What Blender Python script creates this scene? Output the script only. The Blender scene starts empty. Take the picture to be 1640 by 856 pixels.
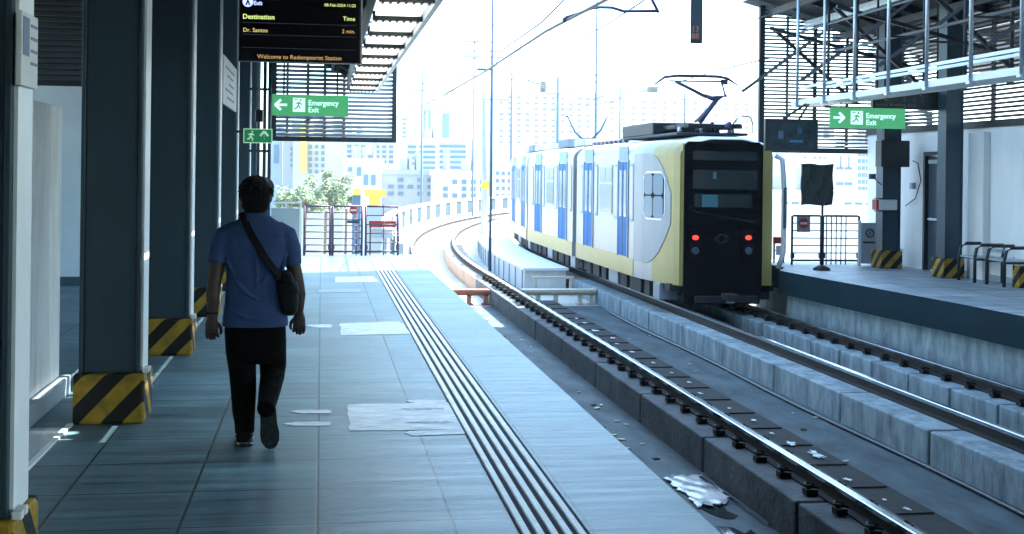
import bpy, bmesh, math, random
from mathutils import Vector, Matrix
random.seed(7)
R = math.radians
SC = bpy.context.scene
COL = SC.collection

# ------------------------------------------------------------------ camera
F_PX, RHO, EYE = 2000.0, 0.012, 1.7
Y0 = 275 + math.tan(RHO) * 305
_c, _s = math.cos(RHO), math.sin(RHO)
def level(px, py):
    x, y = (px - 820) / F_PX, (Y0 - py) / F_PX
    return x * _c - y * _s, x * _s + y * _c
PHI = -math.atan(level(515, 275)[0])
cam_d = bpy.data.cameras.new('camera'); cam = bpy.data.objects.new('camera', cam_d); COL.objects.link(cam)
cam_d.sensor_width = 36; cam_d.lens = 36 * F_PX / 1640
cam_d.shift_y = -(428 - Y0) / 1640
cam_d.clip_end = 3000; cam_d.clip_start = 0.05
cam.matrix_world = Matrix.Translation((0, 0, EYE)) @ Matrix.Rotation(-PHI, 4, 'Z') @ Matrix.Rotation(R(90), 4, 'X') @ Matrix.Rotation(RHO, 4, 'Z')
SC.camera = cam

# ------------------------------------------------------------------ sky, sun, exposure
SUN_EL, SUN_AZ = R(52), R(72)          # azimuth measured from +Y towards +X: the sun stands right, a little ahead
w = bpy.data.worlds.new('World'); SC.world = w; w.use_nodes = True
nt = w.node_tree
sky = nt.nodes.new('ShaderNodeTexSky'); sky.sky_type = 'NISHITA'; sky.sun_disc = False
sky.sun_elevation = SUN_EL; sky.sun_rotation = SUN_AZ
sky.air_density = 1.0; sky.dust_density = 1.5; sky.ozone_density = 0.6
tint = nt.nodes.new('ShaderNodeMix'); tint.data_type = 'RGBA'; tint.blend_type = 'MULTIPLY'; tint.inputs[0].default_value = 1
tint.inputs[7].default_value = (.80, 1.0, 1.04, 1)          # cool cyan daylight
nt.links.new(sky.outputs[0], tint.inputs[6]); nt.links.new(tint.outputs[2], nt.nodes['Background'].inputs[0])
nt.nodes['Background'].inputs[1].default_value = 0.15
sd = bpy.data.lights.new('sun', 'SUN'); sd.energy = 4.0; sd.angle = R(0.5); sd.color = (1, .95, .87)
sun = bpy.data.objects.new('sun', sd); COL.objects.link(sun)
S = Vector((math.sin(SUN_AZ) * math.cos(SUN_EL), math.cos(SUN_AZ) * math.cos(SUN_EL), math.sin(SUN_EL)))
sun.rotation_euler = (-S).to_track_quat('-Z', 'Y').to_euler()
sun.location = S * 60
vs = SC.view_settings
vs.view_transform = 'Standard'; vs.look = 'None'; vs.gamma = 1; vs.exposure = 2.9; vs.use_curve_mapping = False
SC.cycles.use_denoising = True
SC.cycles.max_bounces = 8; SC.cycles.diffuse_bounces = 5; SC.cycles.glossy_bounces = 4
SC.cycles.caustics_reflective = False; SC.cycles.caustics_refractive = False

# ------------------------------------------------------------------ measuring: a photo point on a chosen real plane
def ray(px, py):
    r, up = level(px, py)
    return Vector((math.sin(PHI) + r * math.cos(PHI), math.cos(PHI) - r * math.sin(PHI), up))
EYEV = Vector((0, 0, EYE))
def onZ(px, py, z=0): d = ray(px, py); return EYEV + d * ((z - EYE) / d.z)
def onX(px, py, x): d = ray(px, py); return EYEV + d * (x / d.x)
def onY(px, py, y): d = ray(px, py); return EYEV + d * (y / d.y)

# ------------------------------------------------------------------ materials
MATS = {}
def mat(name, col, rough=.6, metal=0., var=0., vscale=3., stretch=(1, 1, 1), bump=0., bscale=20., emit=None, estr=1., spec=.5, rvar=0., var2=None):
    m = bpy.data.materials.new(name); m.use_nodes = True
    n, l = m.node_tree.nodes, m.node_tree.links
    b = n['Principled BSDF']
    b.inputs['Base Color'].default_value = (*col, 1); b.inputs['Roughness'].default_value = rough
    b.inputs['Metallic'].default_value = metal; b.inputs['Specular IOR Level'].default_value = spec
    tc = n.new('ShaderNodeTexCoord'); mp = n.new('ShaderNodeMapping'); mp.inputs['Scale'].default_value = stretch
    l.new(tc.outputs['Object'], mp.inputs[0])
    if var:
        nz = n.new('ShaderNodeTexNoise'); nz.inputs['Scale'].default_value = vscale; nz.inputs['Detail'].default_value = 6
        nz.inputs['Roughness'].default_value = .65
        l.new(mp.outputs[0], nz.inputs[0])
        cr = n.new('ShaderNodeValToRGB')
        cr.color_ramp.elements[0].position = .3; cr.color_ramp.elements[1].position = .7
        dark = var2 if var2 else tuple(c * (1 - var) for c in col)
        cr.color_ramp.elements[0].color = (*dark, 1)
        cr.color_ramp.elements[1].color = (*[min(1, c * (1 + var * .5)) for c in col], 1)
        l.new(nz.outputs[0], cr.inputs[0]); l.new(cr.outputs[0], b.inputs['Base Color'])
        if rvar:
            mr = n.new('ShaderNodeMapRange'); mr.inputs[3].default_value = max(.02, rough - rvar); mr.inputs[4].default_value = min(1, rough + rvar)
            l.new(nz.outputs[0], mr.inputs[0]); l.new(mr.outputs[0], b.inputs['Roughness'])
    if bump:
        nb = n.new('ShaderNodeTexNoise'); nb.inputs['Scale'].default_value = bscale; nb.inputs['Detail'].default_value = 5
        l.new(mp.outputs[0], nb.inputs[0])
        bp = n.new('ShaderNodeBump'); bp.inputs['Strength'].default_value = bump; bp.inputs['Distance'].default_value = .02
        l.new(nb.outputs[0], bp.inputs['Height']); l.new(bp.outputs[0], b.inputs['Normal'])
    if emit:
        b.inputs['Emission Color'].default_value = (*emit, 1); b.inputs['Emission Strength'].default_value = estr
    MATS[name] = m
    return m

def hazard_mat():
    m = mat('hazard stripes', (.5, .33, .02), .65, spec=.3)
    n, l = m.node_tree.nodes, m.node_tree.links
    b = n['Principled BSDF']
    tc = n.new('ShaderNodeTexCoord'); sx = n.new('ShaderNodeSeparateXYZ'); l.new(tc.outputs['Object'], sx.inputs[0])
    def mth(op, a, c):
        q = n.new('ShaderNodeMath'); q.operation = op
        for i, v in enumerate((a, c)):
            if isinstance(v, (int, float)): q.inputs[i].default_value = v
            else: l.new(v, q.inputs[i])
        return q.outputs[0]
    q = mth('SUBTRACT', mth('ADD', sx.outputs[0], mth('MULTIPLY', sx.outputs[1], -1.0)), mth('MULTIPLY', sx.outputs[2], .95))
    q = mth('MODULO', mth('ADD', q, 10.055), .275)
    q = mth('GREATER_THAN', q, .1375)
    nz = n.new('ShaderNodeTexNoise'); nz.inputs['Scale'].default_value = 9; nz.inputs['Detail'].default_value = 9; nz.inputs['Roughness'].default_value = .75
    oi = n.new('ShaderNodeObjectInfo'); va = n.new('ShaderNodeVectorMath'); va.operation = 'ADD'
    ml = mth('MULTIPLY', oi.outputs['Random'], 40.0)
    l.new(tc.outputs['Object'], va.inputs[0]); l.new(ml, va.inputs[1]); l.new(va.outputs[0], nz.inputs[0])
    r1 = n.new('ShaderNodeValToRGB'); r1.color_ramp.elements[0].color = (.10, .07, .02, 1); r1.color_ramp.elements[1].color = (.46, .27, .025, 1)
    r1.color_ramp.elements[0].position = .25; r1.color_ramp.elements[1].position = .6
    l.new(nz.outputs[0], r1.inputs[0])
    mx = n.new('ShaderNodeMix'); mx.data_type = 'RGBA'; l.new(q, mx.inputs[0]); l.new(r1.outputs[0], mx.inputs[6]); mx.inputs[7].default_value = (.012, .011, .010, 1)
    l.new(mx.outputs[2], b.inputs['Base Color'])
    return m

def floor_mat(name, tone, tw, th, ox, oy, rough):
    m = mat(name, tone, rough)
    n, l = m.node_tree.nodes, m.node_tree.links
    b = n['Principled BSDF']
    tc = n.new('ShaderNodeTexCoord'); mp = n.new('ShaderNodeMapping'); mp.inputs['Location'].default_value = (ox, oy, 0)
    l.new(tc.outputs['Object'], mp.inputs[0])
    br = n.new('ShaderNodeTexBrick'); br.offset = 0; br.squash = 1
    br.inputs['Scale'].default_value = 1; br.inputs['Brick Width'].default_value = tw; br.inputs['Row Height'].default_value = th
    br.inputs['Mortar Size'].default_value = .008; br.inputs['Mortar Smooth'].default_value = .2
    l.new(mp.outputs[0], br.inputs[0])
    br.inputs['Color1'].default_value = (*[c * 1.04 for c in tone], 1); br.inputs['Color2'].default_value = (*[c * .78 for c in tone], 1)
    br.inputs['Mortar'].default_value = (.012, .018, .022, 1)
    # reflection streaks across the platform, painted into colour and roughness
    m2 = n.new('ShaderNodeMapping'); m2.inputs['Scale'].default_value = (.45, 6.5, 1); l.new(tc.outputs['Object'], m2.inputs[0])
    nz = n.new('ShaderNodeTexNoise'); nz.inputs['Scale'].default_value = 1.6; nz.inputs['Detail'].default_value = 7; nz.inputs['Roughness'].default_value = .7
    l.new(m2.outputs[0], nz.inputs[0])
    cr = n.new('ShaderNodeValToRGB'); cr.color_ramp.elements[0].position = .33; cr.color_ramp.elements[1].position = .68
    cr.color_ramp.elements[0].color = (.30, .34, .38, 1); cr.color_ramp.elements[1].color = (1.75, 1.7, 1.62, 1)
    l.new(nz.outputs[0], cr.inputs[0])
    n3 = n.new('ShaderNodeTexNoise'); n3.inputs['Scale'].default_value = 1.3; n3.inputs['Detail'].default_value = 8; n3.inputs['Roughness'].default_value = .7; l.new(tc.outputs['Object'], n3.inputs[0])
    c3 = n.new('ShaderNodeValToRGB'); c3.color_ramp.elements[0].color = (.62, .63, .64, 1); c3.color_ramp.elements[1].color = (1.2, 1.2, 1.2, 1)
    c3.color_ramp.elements[0].position = .3; c3.color_ramp.elements[1].position = .7
    l.new(n3.outputs[0], c3.inputs[0])
    mx = n.new('ShaderNodeMix'); mx.data_type = 'RGBA'; mx.blend_type = 'MULTIPLY'; mx.inputs[0].default_value = 1
    l.new(br.outputs[0], mx.inputs[6]); l.new(cr.outputs[0], mx.inputs[7])
    mx2 = n.new('ShaderNodeMix'); mx2.data_type = 'RGBA'; mx2.blend_type = 'MULTIPLY'; mx2.inputs[0].default_value = 1
    l.new(mx.outputs[2], mx2.inputs[6]); l.new(c3.outputs[0], mx2.inputs[7])
    l.new(mx2.outputs[2], b.inputs['Base Color'])
    mr = n.new('ShaderNodeMapRange'); mr.inputs[3].default_value = rough - .18; mr.inputs[4].default_value = rough + .3
    l.new(nz.outputs[0], mr.inputs[0]); l.new(mr.outputs[0], b.inputs['Roughness'])
    bp = n.new('ShaderNodeBump'); bp.inputs['Strength'].default_value = .25; bp.inputs['Distance'].default_value = .004
    ad = n.new('ShaderNodeMath'); ad.operation = 'SUBTRACT'; l.new(nz.outputs[0], ad.inputs[0]); l.new(br.outputs['Fac'], ad.inputs[1])
    l.new(ad.outputs[0], bp.inputs['Height']); l.new(bp.outputs[0], b.inputs['Normal'])
    return m

M = {}
M['hazard'] = hazard_mat()
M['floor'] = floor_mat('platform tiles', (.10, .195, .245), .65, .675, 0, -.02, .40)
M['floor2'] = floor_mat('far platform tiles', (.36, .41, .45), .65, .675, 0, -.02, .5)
M['bed'] = mat('track bed concrete', (.065, .095, .108), .8, var=.65, vscale=1.6, stretch=(1.6, .6, 1), bump=.5, bscale=9)
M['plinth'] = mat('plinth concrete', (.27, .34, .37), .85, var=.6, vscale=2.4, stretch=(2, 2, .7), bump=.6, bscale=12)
M['plinth_dark'] = mat('shaded plinth concrete', (.085, .10, .11), .9, var=.5, vscale=2.5, bump=.7, bscale=14)  # darker copy of the plinth concrete, near-track shade in its colour
M['deck'] = mat('viaduct concrete', (.62, .59, .52), .8, var=.25, vscale=.7, bump=.3)
M['rail'] = mat('polished rail steel', (.55, .57, .6), .22, 1., var=.15, vscale=6)
M['railside'] = mat('rusty rail side', (.018, .013, .010), .75, .3, var=.4, vscale=8)
M['clip'] = mat('blackened clip iron', (.009, .008, .008), .7, .4)
M['col'] = mat('dark teal column paint', (.030, .062, .085), .42, var=.35, vscale=1.5, stretch=(1, 1, .3), bump=.05)
M['white_strip'] = mat('pale trim and lit column side', (.88, .90, .91), .5, var=.08)  # trim white; on columns it paints the sky-lit side
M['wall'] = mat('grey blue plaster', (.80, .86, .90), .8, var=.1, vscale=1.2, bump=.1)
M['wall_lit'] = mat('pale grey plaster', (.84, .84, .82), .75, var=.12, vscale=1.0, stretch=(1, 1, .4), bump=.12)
M['skirt'] = mat('dark skirting', (.06, .09, .11), .6)
M['boards'] = mat('weathered white boarding', (.93, .90, .86), .8, var=.22, vscale=2.5, stretch=(4, 4, .5), bump=.3, bscale=16)
M['kerb'] = mat('pale kerb', (.36, .42, .46), .7, var=.2)
M['steel'] = mat('brushed drain steel', (.5, .55, .6), .28, 1., var=.3, vscale=5, stretch=(8, 1, 1))
M['louver'] = mat('dark louvre slats', (.035, .042, .055), .45, .2, var=.2)
M['louver_pale'] = mat('grey louvre slats', (.20, .235, .27), .4, .3, var=.2)
M['frame'] = mat('dark frame steel', (.022, .026, .034), .5, .2, var=.2)
M['deckroof'] = mat('underside roof sheet', (.05, .065, .075), .6, var=.25, vscale=2)
M['purlin'] = mat('roof steel', (.03, .036, .044), .55, .3, var=.2)
M['eave'] = mat('pale eave lining', (.78, .77, .72), .6, var=.12, vscale=6, stretch=(3, 1, 1))
M['galv'] = mat('galvanised steel', (.50, .56, .60), .38, .55, var=.2, vscale=5)
M['galv_white'] = mat('white cable tray paint', (.78, .80, .80), .45, var=.12, vscale=4)
M['black'] = mat('black plastic', (.012, .012, .014), .4)
M['screenblack'] = mat('screen glass off', (.004, .004, .006), .18)
M['amber'] = mat('amber lettering', (.3, .25, .1), .5, emit=(.75, .60, .22), estr=.16)
M['green_t'] = mat('yellow green lettering', (.3, .35, .12), .5, emit=(.60, .75, .25), estr=.20)
M['dim_t'] = mat('dim amber lettering', (.2, .15, .08), .5, emit=(.70, .42, .16), estr=.13)
M['dim_g'] = mat('dim grey lettering', (.14, .15, .15), .6)
M['lilac'] = mat('lilac logo light', (.2, .2, .5), .5, emit=(.35, .42, .95), estr=.30)
M['sc_line'] = mat('screen rule', (.05, .05, .09), .5, emit=(.12, .12, .24), estr=.03)
M['exit'] = mat('exit sign green', (.03, .26, .10), .5, emit=(.10, .52, .22), estr=.085)
M['exit_w'] = mat('exit sign white', (.75, .85, .85), .4, emit=(.55, .95, .95), estr=.16)
M['exit_d'] = mat('faintly glowing sign green', (.01, .12, .06), .4, emit=(.02, .2, .09), estr=.08)  # faint emission added to brighten an unlit sign
M['exit_dw'] = mat('faintly glowing sign pale', (.35, .55, .35), .5, emit=(.3, .55, .35), estr=.12)  # same added glow for the pale parts of the unlit sign
M['paper'] = mat('white notice paper', (.78, .80, .80), .7, var=.08)
M['ink'] = mat('blue grey ink', (.22, .27, .38), .7)
M['sticker'] = mat('worn white floor sticker', (.80, .84, .86), .6, var=.3, vscale=4, stretch=(1.2, 3, 1), var2=(.34, .42, .47))
M['stick_ink'] = mat('faded floor print', (.30, .38, .45), .6)
M['tact'] = mat('pale tactile ridges', (.86, .86, .82), .5, var=.2, vscale=5)
M['tact_base'] = mat('tactile backing', (.045, .062, .085), .9, spec=.1)
M['skin'] = mat('brown skin', (.055, .030, .024), .55, var=.12, vscale=20)
M['hair'] = mat('black hair', (.004, .0035, .0035), .6, spec=.2, var=.3, vscale=60, bump=.9, bscale=110)
M['shirt'] = mat('navy blue shirt cotton', (.046, .080, .195), .9, spec=.2, var=.18, vscale=14, bump=.35, bscale=9)
M['trousers'] = mat('black trouser cloth', (.004, .0035, .004), .95, spec=.1, var=.3, vscale=8, bump=.3, bscale=10)
M['shoe'] = mat('dark grey shoe', (.012, .012, .013), .8, spec=.2, var=.2, vscale=30)
M['sole'] = mat('rubber sole', (.030, .036, .040), .9, spec=.15, var=.5, vscale=40, bump=.8, bscale=70)
M['sole_pale'] = mat('pale sole edge', (.42, .45, .47), .7)
M['bag'] = mat('black bag nylon', (.004, .004, .005), .8, spec=.25, var=.3, vscale=12, bump=.3)
M['train_w'] = mat('white train paint', (.30, .315, .33), .35, var=.07, vscale=1.2)
M['train_g'] = mat('silver grey train paint', (.25, .275, .31), .45, var=.10, vscale=1.5)
M['train_y'] = mat('yellow train paint', (.36, .285, .085), .4, var=.12, vscale=2)
M['train_b'] = mat('blue train door', (.004, .12, .36), .6, var=.1, spec=.15)
M['train_pb'] = mat('pale blue train panel', (.16, .27, .40), .5, spec=.3)
M['train_k'] = mat('black train end', (.003, .003, .003), .65, spec=.08)
M['glass'] = mat('dark window glass', (.05, .08, .11), .08, spec=.7)
M['glass_b'] = mat('blue window glass', (.05, .15, .25), .2, spec=.4)
M['glass_k'] = mat('cab window glass', (.008, .017, .020), .2, spec=.3)
M['paper_t'] = mat('teal cab notice', (.05, .16, .18), .5)
M['tail'] = mat('red tail lamp', (.5, .03, .02), .4, emit=(1, .035, .022), estr=.42)
M['under'] = mat('underframe grime', (.035, .033, .033), .8, .2, var=.4)
M['equip'] = mat('roof equipment black', (.016, .017, .022), .6, .2, var=.3)
M['wire'] = mat('copper wire', (.012, .012, .02), .5, .4)
M['wire_far'] = mat('weathered far wire', (.018, .03, .045), .7)
M['bracket'] = mat('violet grey bracket', (.07, .06, .11), .5, .3)
M['mast'] = mat('painted mast steel', (.07, .12, .17), .6, 0, var=.1)
M['mast_b'] = mat('blue grey mast steel', (.03, .075, .13), .6, 0, var=.1)
M['yellow'] = mat('yellow paint', (.72, .56, .05), .5, var=.1)
M['red'] = mat('red paint', (.55, .05, .04), .5, var=.1)
M['white'] = mat('white paint', (.80, .80, .80), .5, var=.06)
M['greypanel'] = mat('grey panel', (.36, .38, .41), .6, var=.12, vscale=4)
M['rustpipe'] = mat('dark violet fence paint', (.09, .055, .10), .5, var=.2)
M['rustbeam'] = mat('red brown beam', (.30, .13, .09), .7, var=.3)
M['creambeam'] = mat('cream beam', (.62, .56, .45), .7, var=.2)
M['door'] = mat('dark blue grey door', (.075, .10, .125), .5, var=.15, vscale=3)
M['cctv'] = mat('monitor picture', (.022, .045, .055), .35, var=.8, vscale=5, spec=.25)
M['sack'] = mat('grey green sack cloth', (.050, .058, .056), .9, var=.3, vscale=10, bump=.5, bscale=40)
M['b_white'] = mat('white building render', (.50, .515, .52), .8, var=.06)
M['b_cream'] = mat('cream building render', (.40, .39, .35), .8, var=.06)
M['b_blue'] = mat('pale blue building', (.27, .36, .43), .7, var=.06)
M['b_grey'] = mat('pale grey building', (.30, .33, .36), .8, var=.06)
M['par_white'] = mat('parapet concrete', (.70, .70, .68), .8, var=.15)
M['b_win'] = mat('hazy window glass', (.09, .14, .19), .5, spec=.3)
M['b_winb'] = mat('blue window band', (.075, .16, .24), .5, spec=.3)
M['b_wing'] = mat('grey window opening', (.13, .14, .15), .6)
M['leaf'] = mat('sunlit leaves', (.17, .24, .12), .7, var=.5, vscale=1.5)
M['bark'] = mat('bark', (.16, .12, .09), .9, var=.3)
M['ground'] = mat('city ground', (.34, .35, .33), .9, var=.3, vscale=.05)
M['eave_tr'] = mat('translucent eave sheet', (.80, .79, .74), .6, var=.1, vscale=6)
_n = M['eave_tr'].node_tree.nodes; _l = M['eave_tr'].node_tree.links
_t = _n.new('ShaderNodeBsdfTranslucent'); _t.inputs[0].default_value = (.9, .88, .82, 1)
_x = _n.new('ShaderNodeMixShader'); _x.inputs[0].default_value = .6
_l.new(_n['Principled BSDF'].outputs[0], _x.inputs[1]); _l.new(_t.outputs[0], _x.inputs[2]); _l.new(_x.outputs[0], _n['Material Output'].inputs[0])
M['fascia'] = mat('dark platform fascia paint', (.013, .029, .038), .9, spec=.1, var=.3, vscale=2, stretch=(1, .4, 1))
M['duct'] = mat('near black duct cover', (.014, .014, .013), .85, var=.5, vscale=5, bump=.4)  # near-black, uneven tone
M['pale_spots'] = mat('uneven white spots', (.62, .66, .68), .7, var=.6, vscale=12)
M['plastic'] = mat('painted water glare', (.70, .76, .80), .18, var=.9, vscale=3.2, stretch=(1, .7, 1), spec=.6, var2=(.04, .055, .07))  # pale and dark mix paints the white glare on dark water
M['slot'] = mat('shaded parapet infill', (.035, .06, .075), .8, spec=.2)
M['oldbeam'] = mat('brown stained upstand', (.34, .27, .22), .8, var=.3, vscale=1.2)
M['digits'] = mat('faded red digits', (.55, .22, .16), .6)
M['mast_w'] = mat('pale mast concrete', (.27, .32, .36), .7)
M['water'] = mat('puddle water', (.02, .025, .03), .04, spec=.9)

# ------------------------------------------------------------------ mesh helpers
class MB:
    def __init__(s): s.v = []; s.f = []; s.m = []; s.sm = []
    def add(s, vs_, fs, mi=0, smooth=False):
        o = len(s.v); s.v += [Vector(p) for p in vs_]
        for f in fs: s.f.append([i + o for i in f]); s.m.append(mi); s.sm.append(smooth)
    def hexa(s, p, mi=0):
        s.add(p, [(0, 3, 2, 1), (4, 5, 6, 7), (0, 1, 5, 4), (1, 2, 6, 5), (2, 3, 7, 6), (3, 0, 4, 7)], mi)
    def box(s, a, b, mi=0):
        x0, x1 = sorted((a[0], b[0])); y0, y1 = sorted((a[1], b[1])); z0, z1 = sorted((a[2], b[2]))
        s.hexa([(x0, y0, z0), (x1, y0, z0), (x1, y1, z0), (x0, y1, z0), (x0, y0, z1), (x1, y0, z1), (x1, y1, z1), (x0, y1, z1)], mi)
    def obox(s, c, ex, ey, ez, mi=0):
        c, ex, ey, ez = map(Vector, (c, ex, ey, ez))
        s.hexa([c - ex - ey - ez, c + ex - ey - ez, c + ex + ey - ez, c - ex + ey - ez, c - ex - ey + ez, c + ex - ey + ez, c + ex + ey + ez, c - ex + ey + ez], mi)
    def bar(s, a, b, w_, h, mi=0, up=(0, 0, 1)):
        a, b = Vector(a), Vector(b); d = (b - a); ln = d.length; d.normalize()
        u = Vector(up)
        if abs(d.dot(u)) > .98: u = Vector((0, 1, 0))
        x = d.cross(u).normalized(); z = x.cross(d)
        s.obox((a + b) / 2, x * w_ / 2, d * ln / 2, z * h / 2, mi)
    def prism(s, poly, vec, mi=0):
        n = len(poly); vec = Vector(vec); p = [Vector(q) for q in poly]
        nn = sum(((p[i] - p[0]).cross(p[(i + 1) % n] - p[0]) for i in range(1, n - 1)), Vector())
        if nn.dot(vec) < 0: p.reverse()
        s.add(p + [q + vec for q in p], [list(range(n - 1, -1, -1)), list(range(n, 2 * n))] + [(i, (i + 1) % n, n + (i + 1) % n, n + i) for i in range(n)], mi)
    def loft(s, rings, mi=0, caps=True, smooth=False):
        n = len(rings[0]); o = []
        for r in rings: o += list(r)
        fs = []
        for k in range(len(rings) - 1):
            for i in range(n):
                j = (i + 1) % n
                fs.append((k * n + i, k * n + j, (k + 1) * n + j, (k + 1) * n + i))
        s.add(o, fs, mi, smooth)
        if caps:
            b = len(s.v) - len(o)
            s.f.append([b + i for i in range(n - 1, -1, -1)]); s.m.append(mi); s.sm.append(False)
            t = b + (len(rings) - 1) * n
            s.f.append([t + i for i in range(n)]); s.m.append(mi); s.sm.append(False)
    def tube(s, pts, r, n=8, mi=0, ref=(1, 0, 0), ry=None, caps=True, smooth=True):
        pts = [Vector(p) for p in pts]; k = len(pts)
        r = r if isinstance(r, (list, tuple)) else [r] * k
        ry = r if ry is None else (ry if isinstance(ry, (list, tuple)) else [ry] * k)
        rings = []
        for i in range(k):
            t = (pts[min(i + 1, k - 1)] - pts[max(i - 1, 0)]).normalized()
            rf = Vector(ref)
            if abs(rf.dot(t)) > .95: rf = Vector((0, 0, 1)) if abs(t.z) < .9 else Vector((0, 1, 0))
            a = (rf - t * rf.dot(t)).normalized(); b = t.cross(a)
            rings.append([pts[i] + a * (r[i] * math.cos(2 * math.pi * j / n)) + b * (ry[i] * math.sin(2 * math.pi * j / n)) for j in range(n)])
        s.loft(rings, mi, caps, smooth)
    def ball(s, c, r, mi=0, nu=12, nv=8):
        c = Vector(c); r = r if isinstance(r, (tuple, list)) else (r, r, r)
        rings = []
        for i in range(nv + 1):
            th = math.pi * (i / nv); th = min(max(th, .03), math.pi - .03)
            rings.append([c + Vector((r[0] * math.sin(th) * math.cos(2 * math.pi * j / nu), r[1] * math.sin(th) * math.sin(2 * math.pi * j / nu), -r[2] * math.cos(th))) for j in range(nu)])
        s.loft(rings, mi, True, True)
    def sheet(s, quads, mi=0):
        for q in quads: s.add(q, [(0, 1, 2, 3)], mi)
    def data(s, name, mats, off):
        me = bpy.data.meshes.new(name)
        me.from_pydata([tuple(v - off) for v in s.v], [], s.f)
        for m in mats: me.materials.append(M[m])
        for p, mi, sm in zip(me.polygons, s.m, s.sm): p.material_index = mi; p.use_smooth = sm
        me.update()
        return me
    def build(s, name, mats, parent=None, origin=None, bevel=0):
        if isinstance(mats, str): mats = [mats]
        if parent is not None: off = wl(parent)
        elif origin is not None: off = Vector(origin)
        else:
            xs = [v.x for v in s.v]; ys = [v.y for v in s.v]
            off = Vector(((min(xs) + max(xs)) / 2, (min(ys) + max(ys)) / 2, min(v.z for v in s.v)))
        o = bpy.data.objects.new(name, s.data(name, mats, off)); COL.objects.link(o)
        if parent is not None: o.parent = parent
        else: o.location = off
        if bevel:
            b = o.modifiers.new('bevel', 'BEVEL'); b.width = bevel; b.segments = 2; b.limit_method = 'ANGLE'; b.angle_limit = R(40)
        return o
def wl(o):
    p = Vector()
    while o is not None: p += o.location; o = o.parent
    return p
def tag(o, label=None, cat=None, group=None, kind=None):
    if label: o['label'] = label
    if cat: o['category'] = cat
    if group: o['group'] = group
    if kind: o['kind'] = kind
    return o
def empty(name, loc, label, cat, group=None):
    o = bpy.data.objects.new(name, None); COL.objects.link(o); o.location = loc; o.empty_display_size = .2
    return tag(o, label, cat, group)
def kids(o): return [c for c in bpy.data.objects if c.parent == o]
def copy_tree(o, parent=None):
    c = o.copy(); COL.objects.link(c); c.parent = parent
    for ch in kids(o): copy_tree(ch, c)
    return c
def text(body, size, loc, m, parent, name='lettering', align='LEFT', rot=(R(90), 0, 0), ext=.0015, sx=1., bold=0.):
    cu = bpy.data.curves.new(name, 'FONT'); cu.body = body; cu.size = size; cu.align_x = align; cu.extrude = ext; cu.resolution_u = 3
    cu.offset = bold
    t = bpy.data.objects.new(name, cu); COL.objects.link(t)
    dg = bpy.context.evaluated_depsgraph_get()
    me = bpy.data.meshes.new_from_object(t.evaluated_get(dg))
    bpy.data.objects.remove(t)
    me.materials.clear(); me.materials.append(M[m])
    o = bpy.data.objects.new(name, me); COL.objects.link(o)
    o.parent = parent; o.location = Vector(loc) - wl(parent); o.rotation_euler = rot; o.scale = (sx, 1, 1)
    return o
def fuse(mb, name, mats, parent, voxel, smooth=4, origin=None, sub=None):
    """union of closed lofts -> one continuous skin"""
    o = mb.build('temp', mats, None, origin=(0, 0, 0))
    rm = o.modifiers.new('r', 'REMESH'); rm.mode = 'VOXEL'; rm.voxel_size = voxel; rm.use_smooth_shade = True
    sm = o.modifiers.new('s', 'SMOOTH'); sm.iterations = smooth; sm.factor = .5
    dg = bpy.context.evaluated_depsgraph_get(); dg.update()
    me = bpy.data.meshes.new_from_object(o.evaluated_get(dg)); me.name = name
    bpy.data.objects.remove(o)
    off = wl(parent) if parent is not None else Vector(origin)
    me.transform(Matrix.Translation(-off))
    me.materials.clear()
    for m in ([mats] if isinstance(mats, str) else mats): me.materials.append(M[m])
    for p in me.polygons: p.use_smooth = True; p.material_index = 0
    r = bpy.data.objects.new(name, me); COL.objects.link(r)
    if parent is not None: r.parent = parent
    else: r.location = off
    return r

# the tracks: straight to Y = 32, then a curve to the right
CX, CY = 123.3, 32.0
def trk(x, s):
    if s <= CY: return Vector((x, s, 0)), Vector((1, 0, 0))
    r = CX - x; a = (s - CY) / 120.0
    return Vector((CX - r * math.cos(a), CY + r * math.sin(a), 0)), Vector((math.cos(a), -math.sin(a), 0))
def stations(s0, s1, step=1.5):
    out = []; s = s0
    while s < s1 - 1e-6:
        out.append(s); s += step if s >= CY - 2 else max(step, min(4, CY - 2 - s)) or step
    out.append(s1); return out
def sweep(mb, prof, s0, s1, mi=0, step=1.5, smooth=False):
    """prof: closed polygon of (x, z)"""
    x0 = sum(p[0] for p in prof) / len(prof)
    rings = []
    for s in stations(s0, s1, step):
        rings.append([trk(p[0], s)[0] + Vector((0, 0, p[1])) for p in prof])
    mb.loft(rings, mi, True, smooth)
def rect(x0, x1, z0, z1): return [(x0, z0), (x1, z0), (x1, z1), (x0, z1)]

# ================================================================== SETTING
ZR, ZP, ZB = -.70, -.85, -1.2
mb = MB(); mb.box((-420, -120, -9.4), (420, 420, -9))
tag(mb.build('ground', 'ground', origin=(0, 0, 0)), kind='structure')
mb = MB(); mb.box((-9, -30, -.35), (1.9, 25.9, 0)); mb.box((-9, -30, -1.6), (1.35, 25.7, -.352))
tag(mb.build('platform', 'floor', origin=(0, 0, 0)), kind='structure')
E2 = [(8.75, -30), (8.75, 12), (8.62, 16), (8.38, 19.5), (8.24, 21.7), (8.62, 22.4), (8.62, 24.4)]
mb = MB()
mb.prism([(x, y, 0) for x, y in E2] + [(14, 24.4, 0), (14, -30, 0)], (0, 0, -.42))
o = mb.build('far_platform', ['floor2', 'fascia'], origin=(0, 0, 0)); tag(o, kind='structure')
for p in o.data.polygons:
    if abs(p.normal.z) < .5: p.material_index = 1
mb = MB()
mb.prism([(x + .16, y, -.422) for x, y in E2] + [(14, 24.3, -.422), (14, -30, -.422)], (0, 0, -.9))
tag(mb.build('far_platform_base', 'plinth', origin=(0, 0, 0)), kind='structure')
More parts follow.
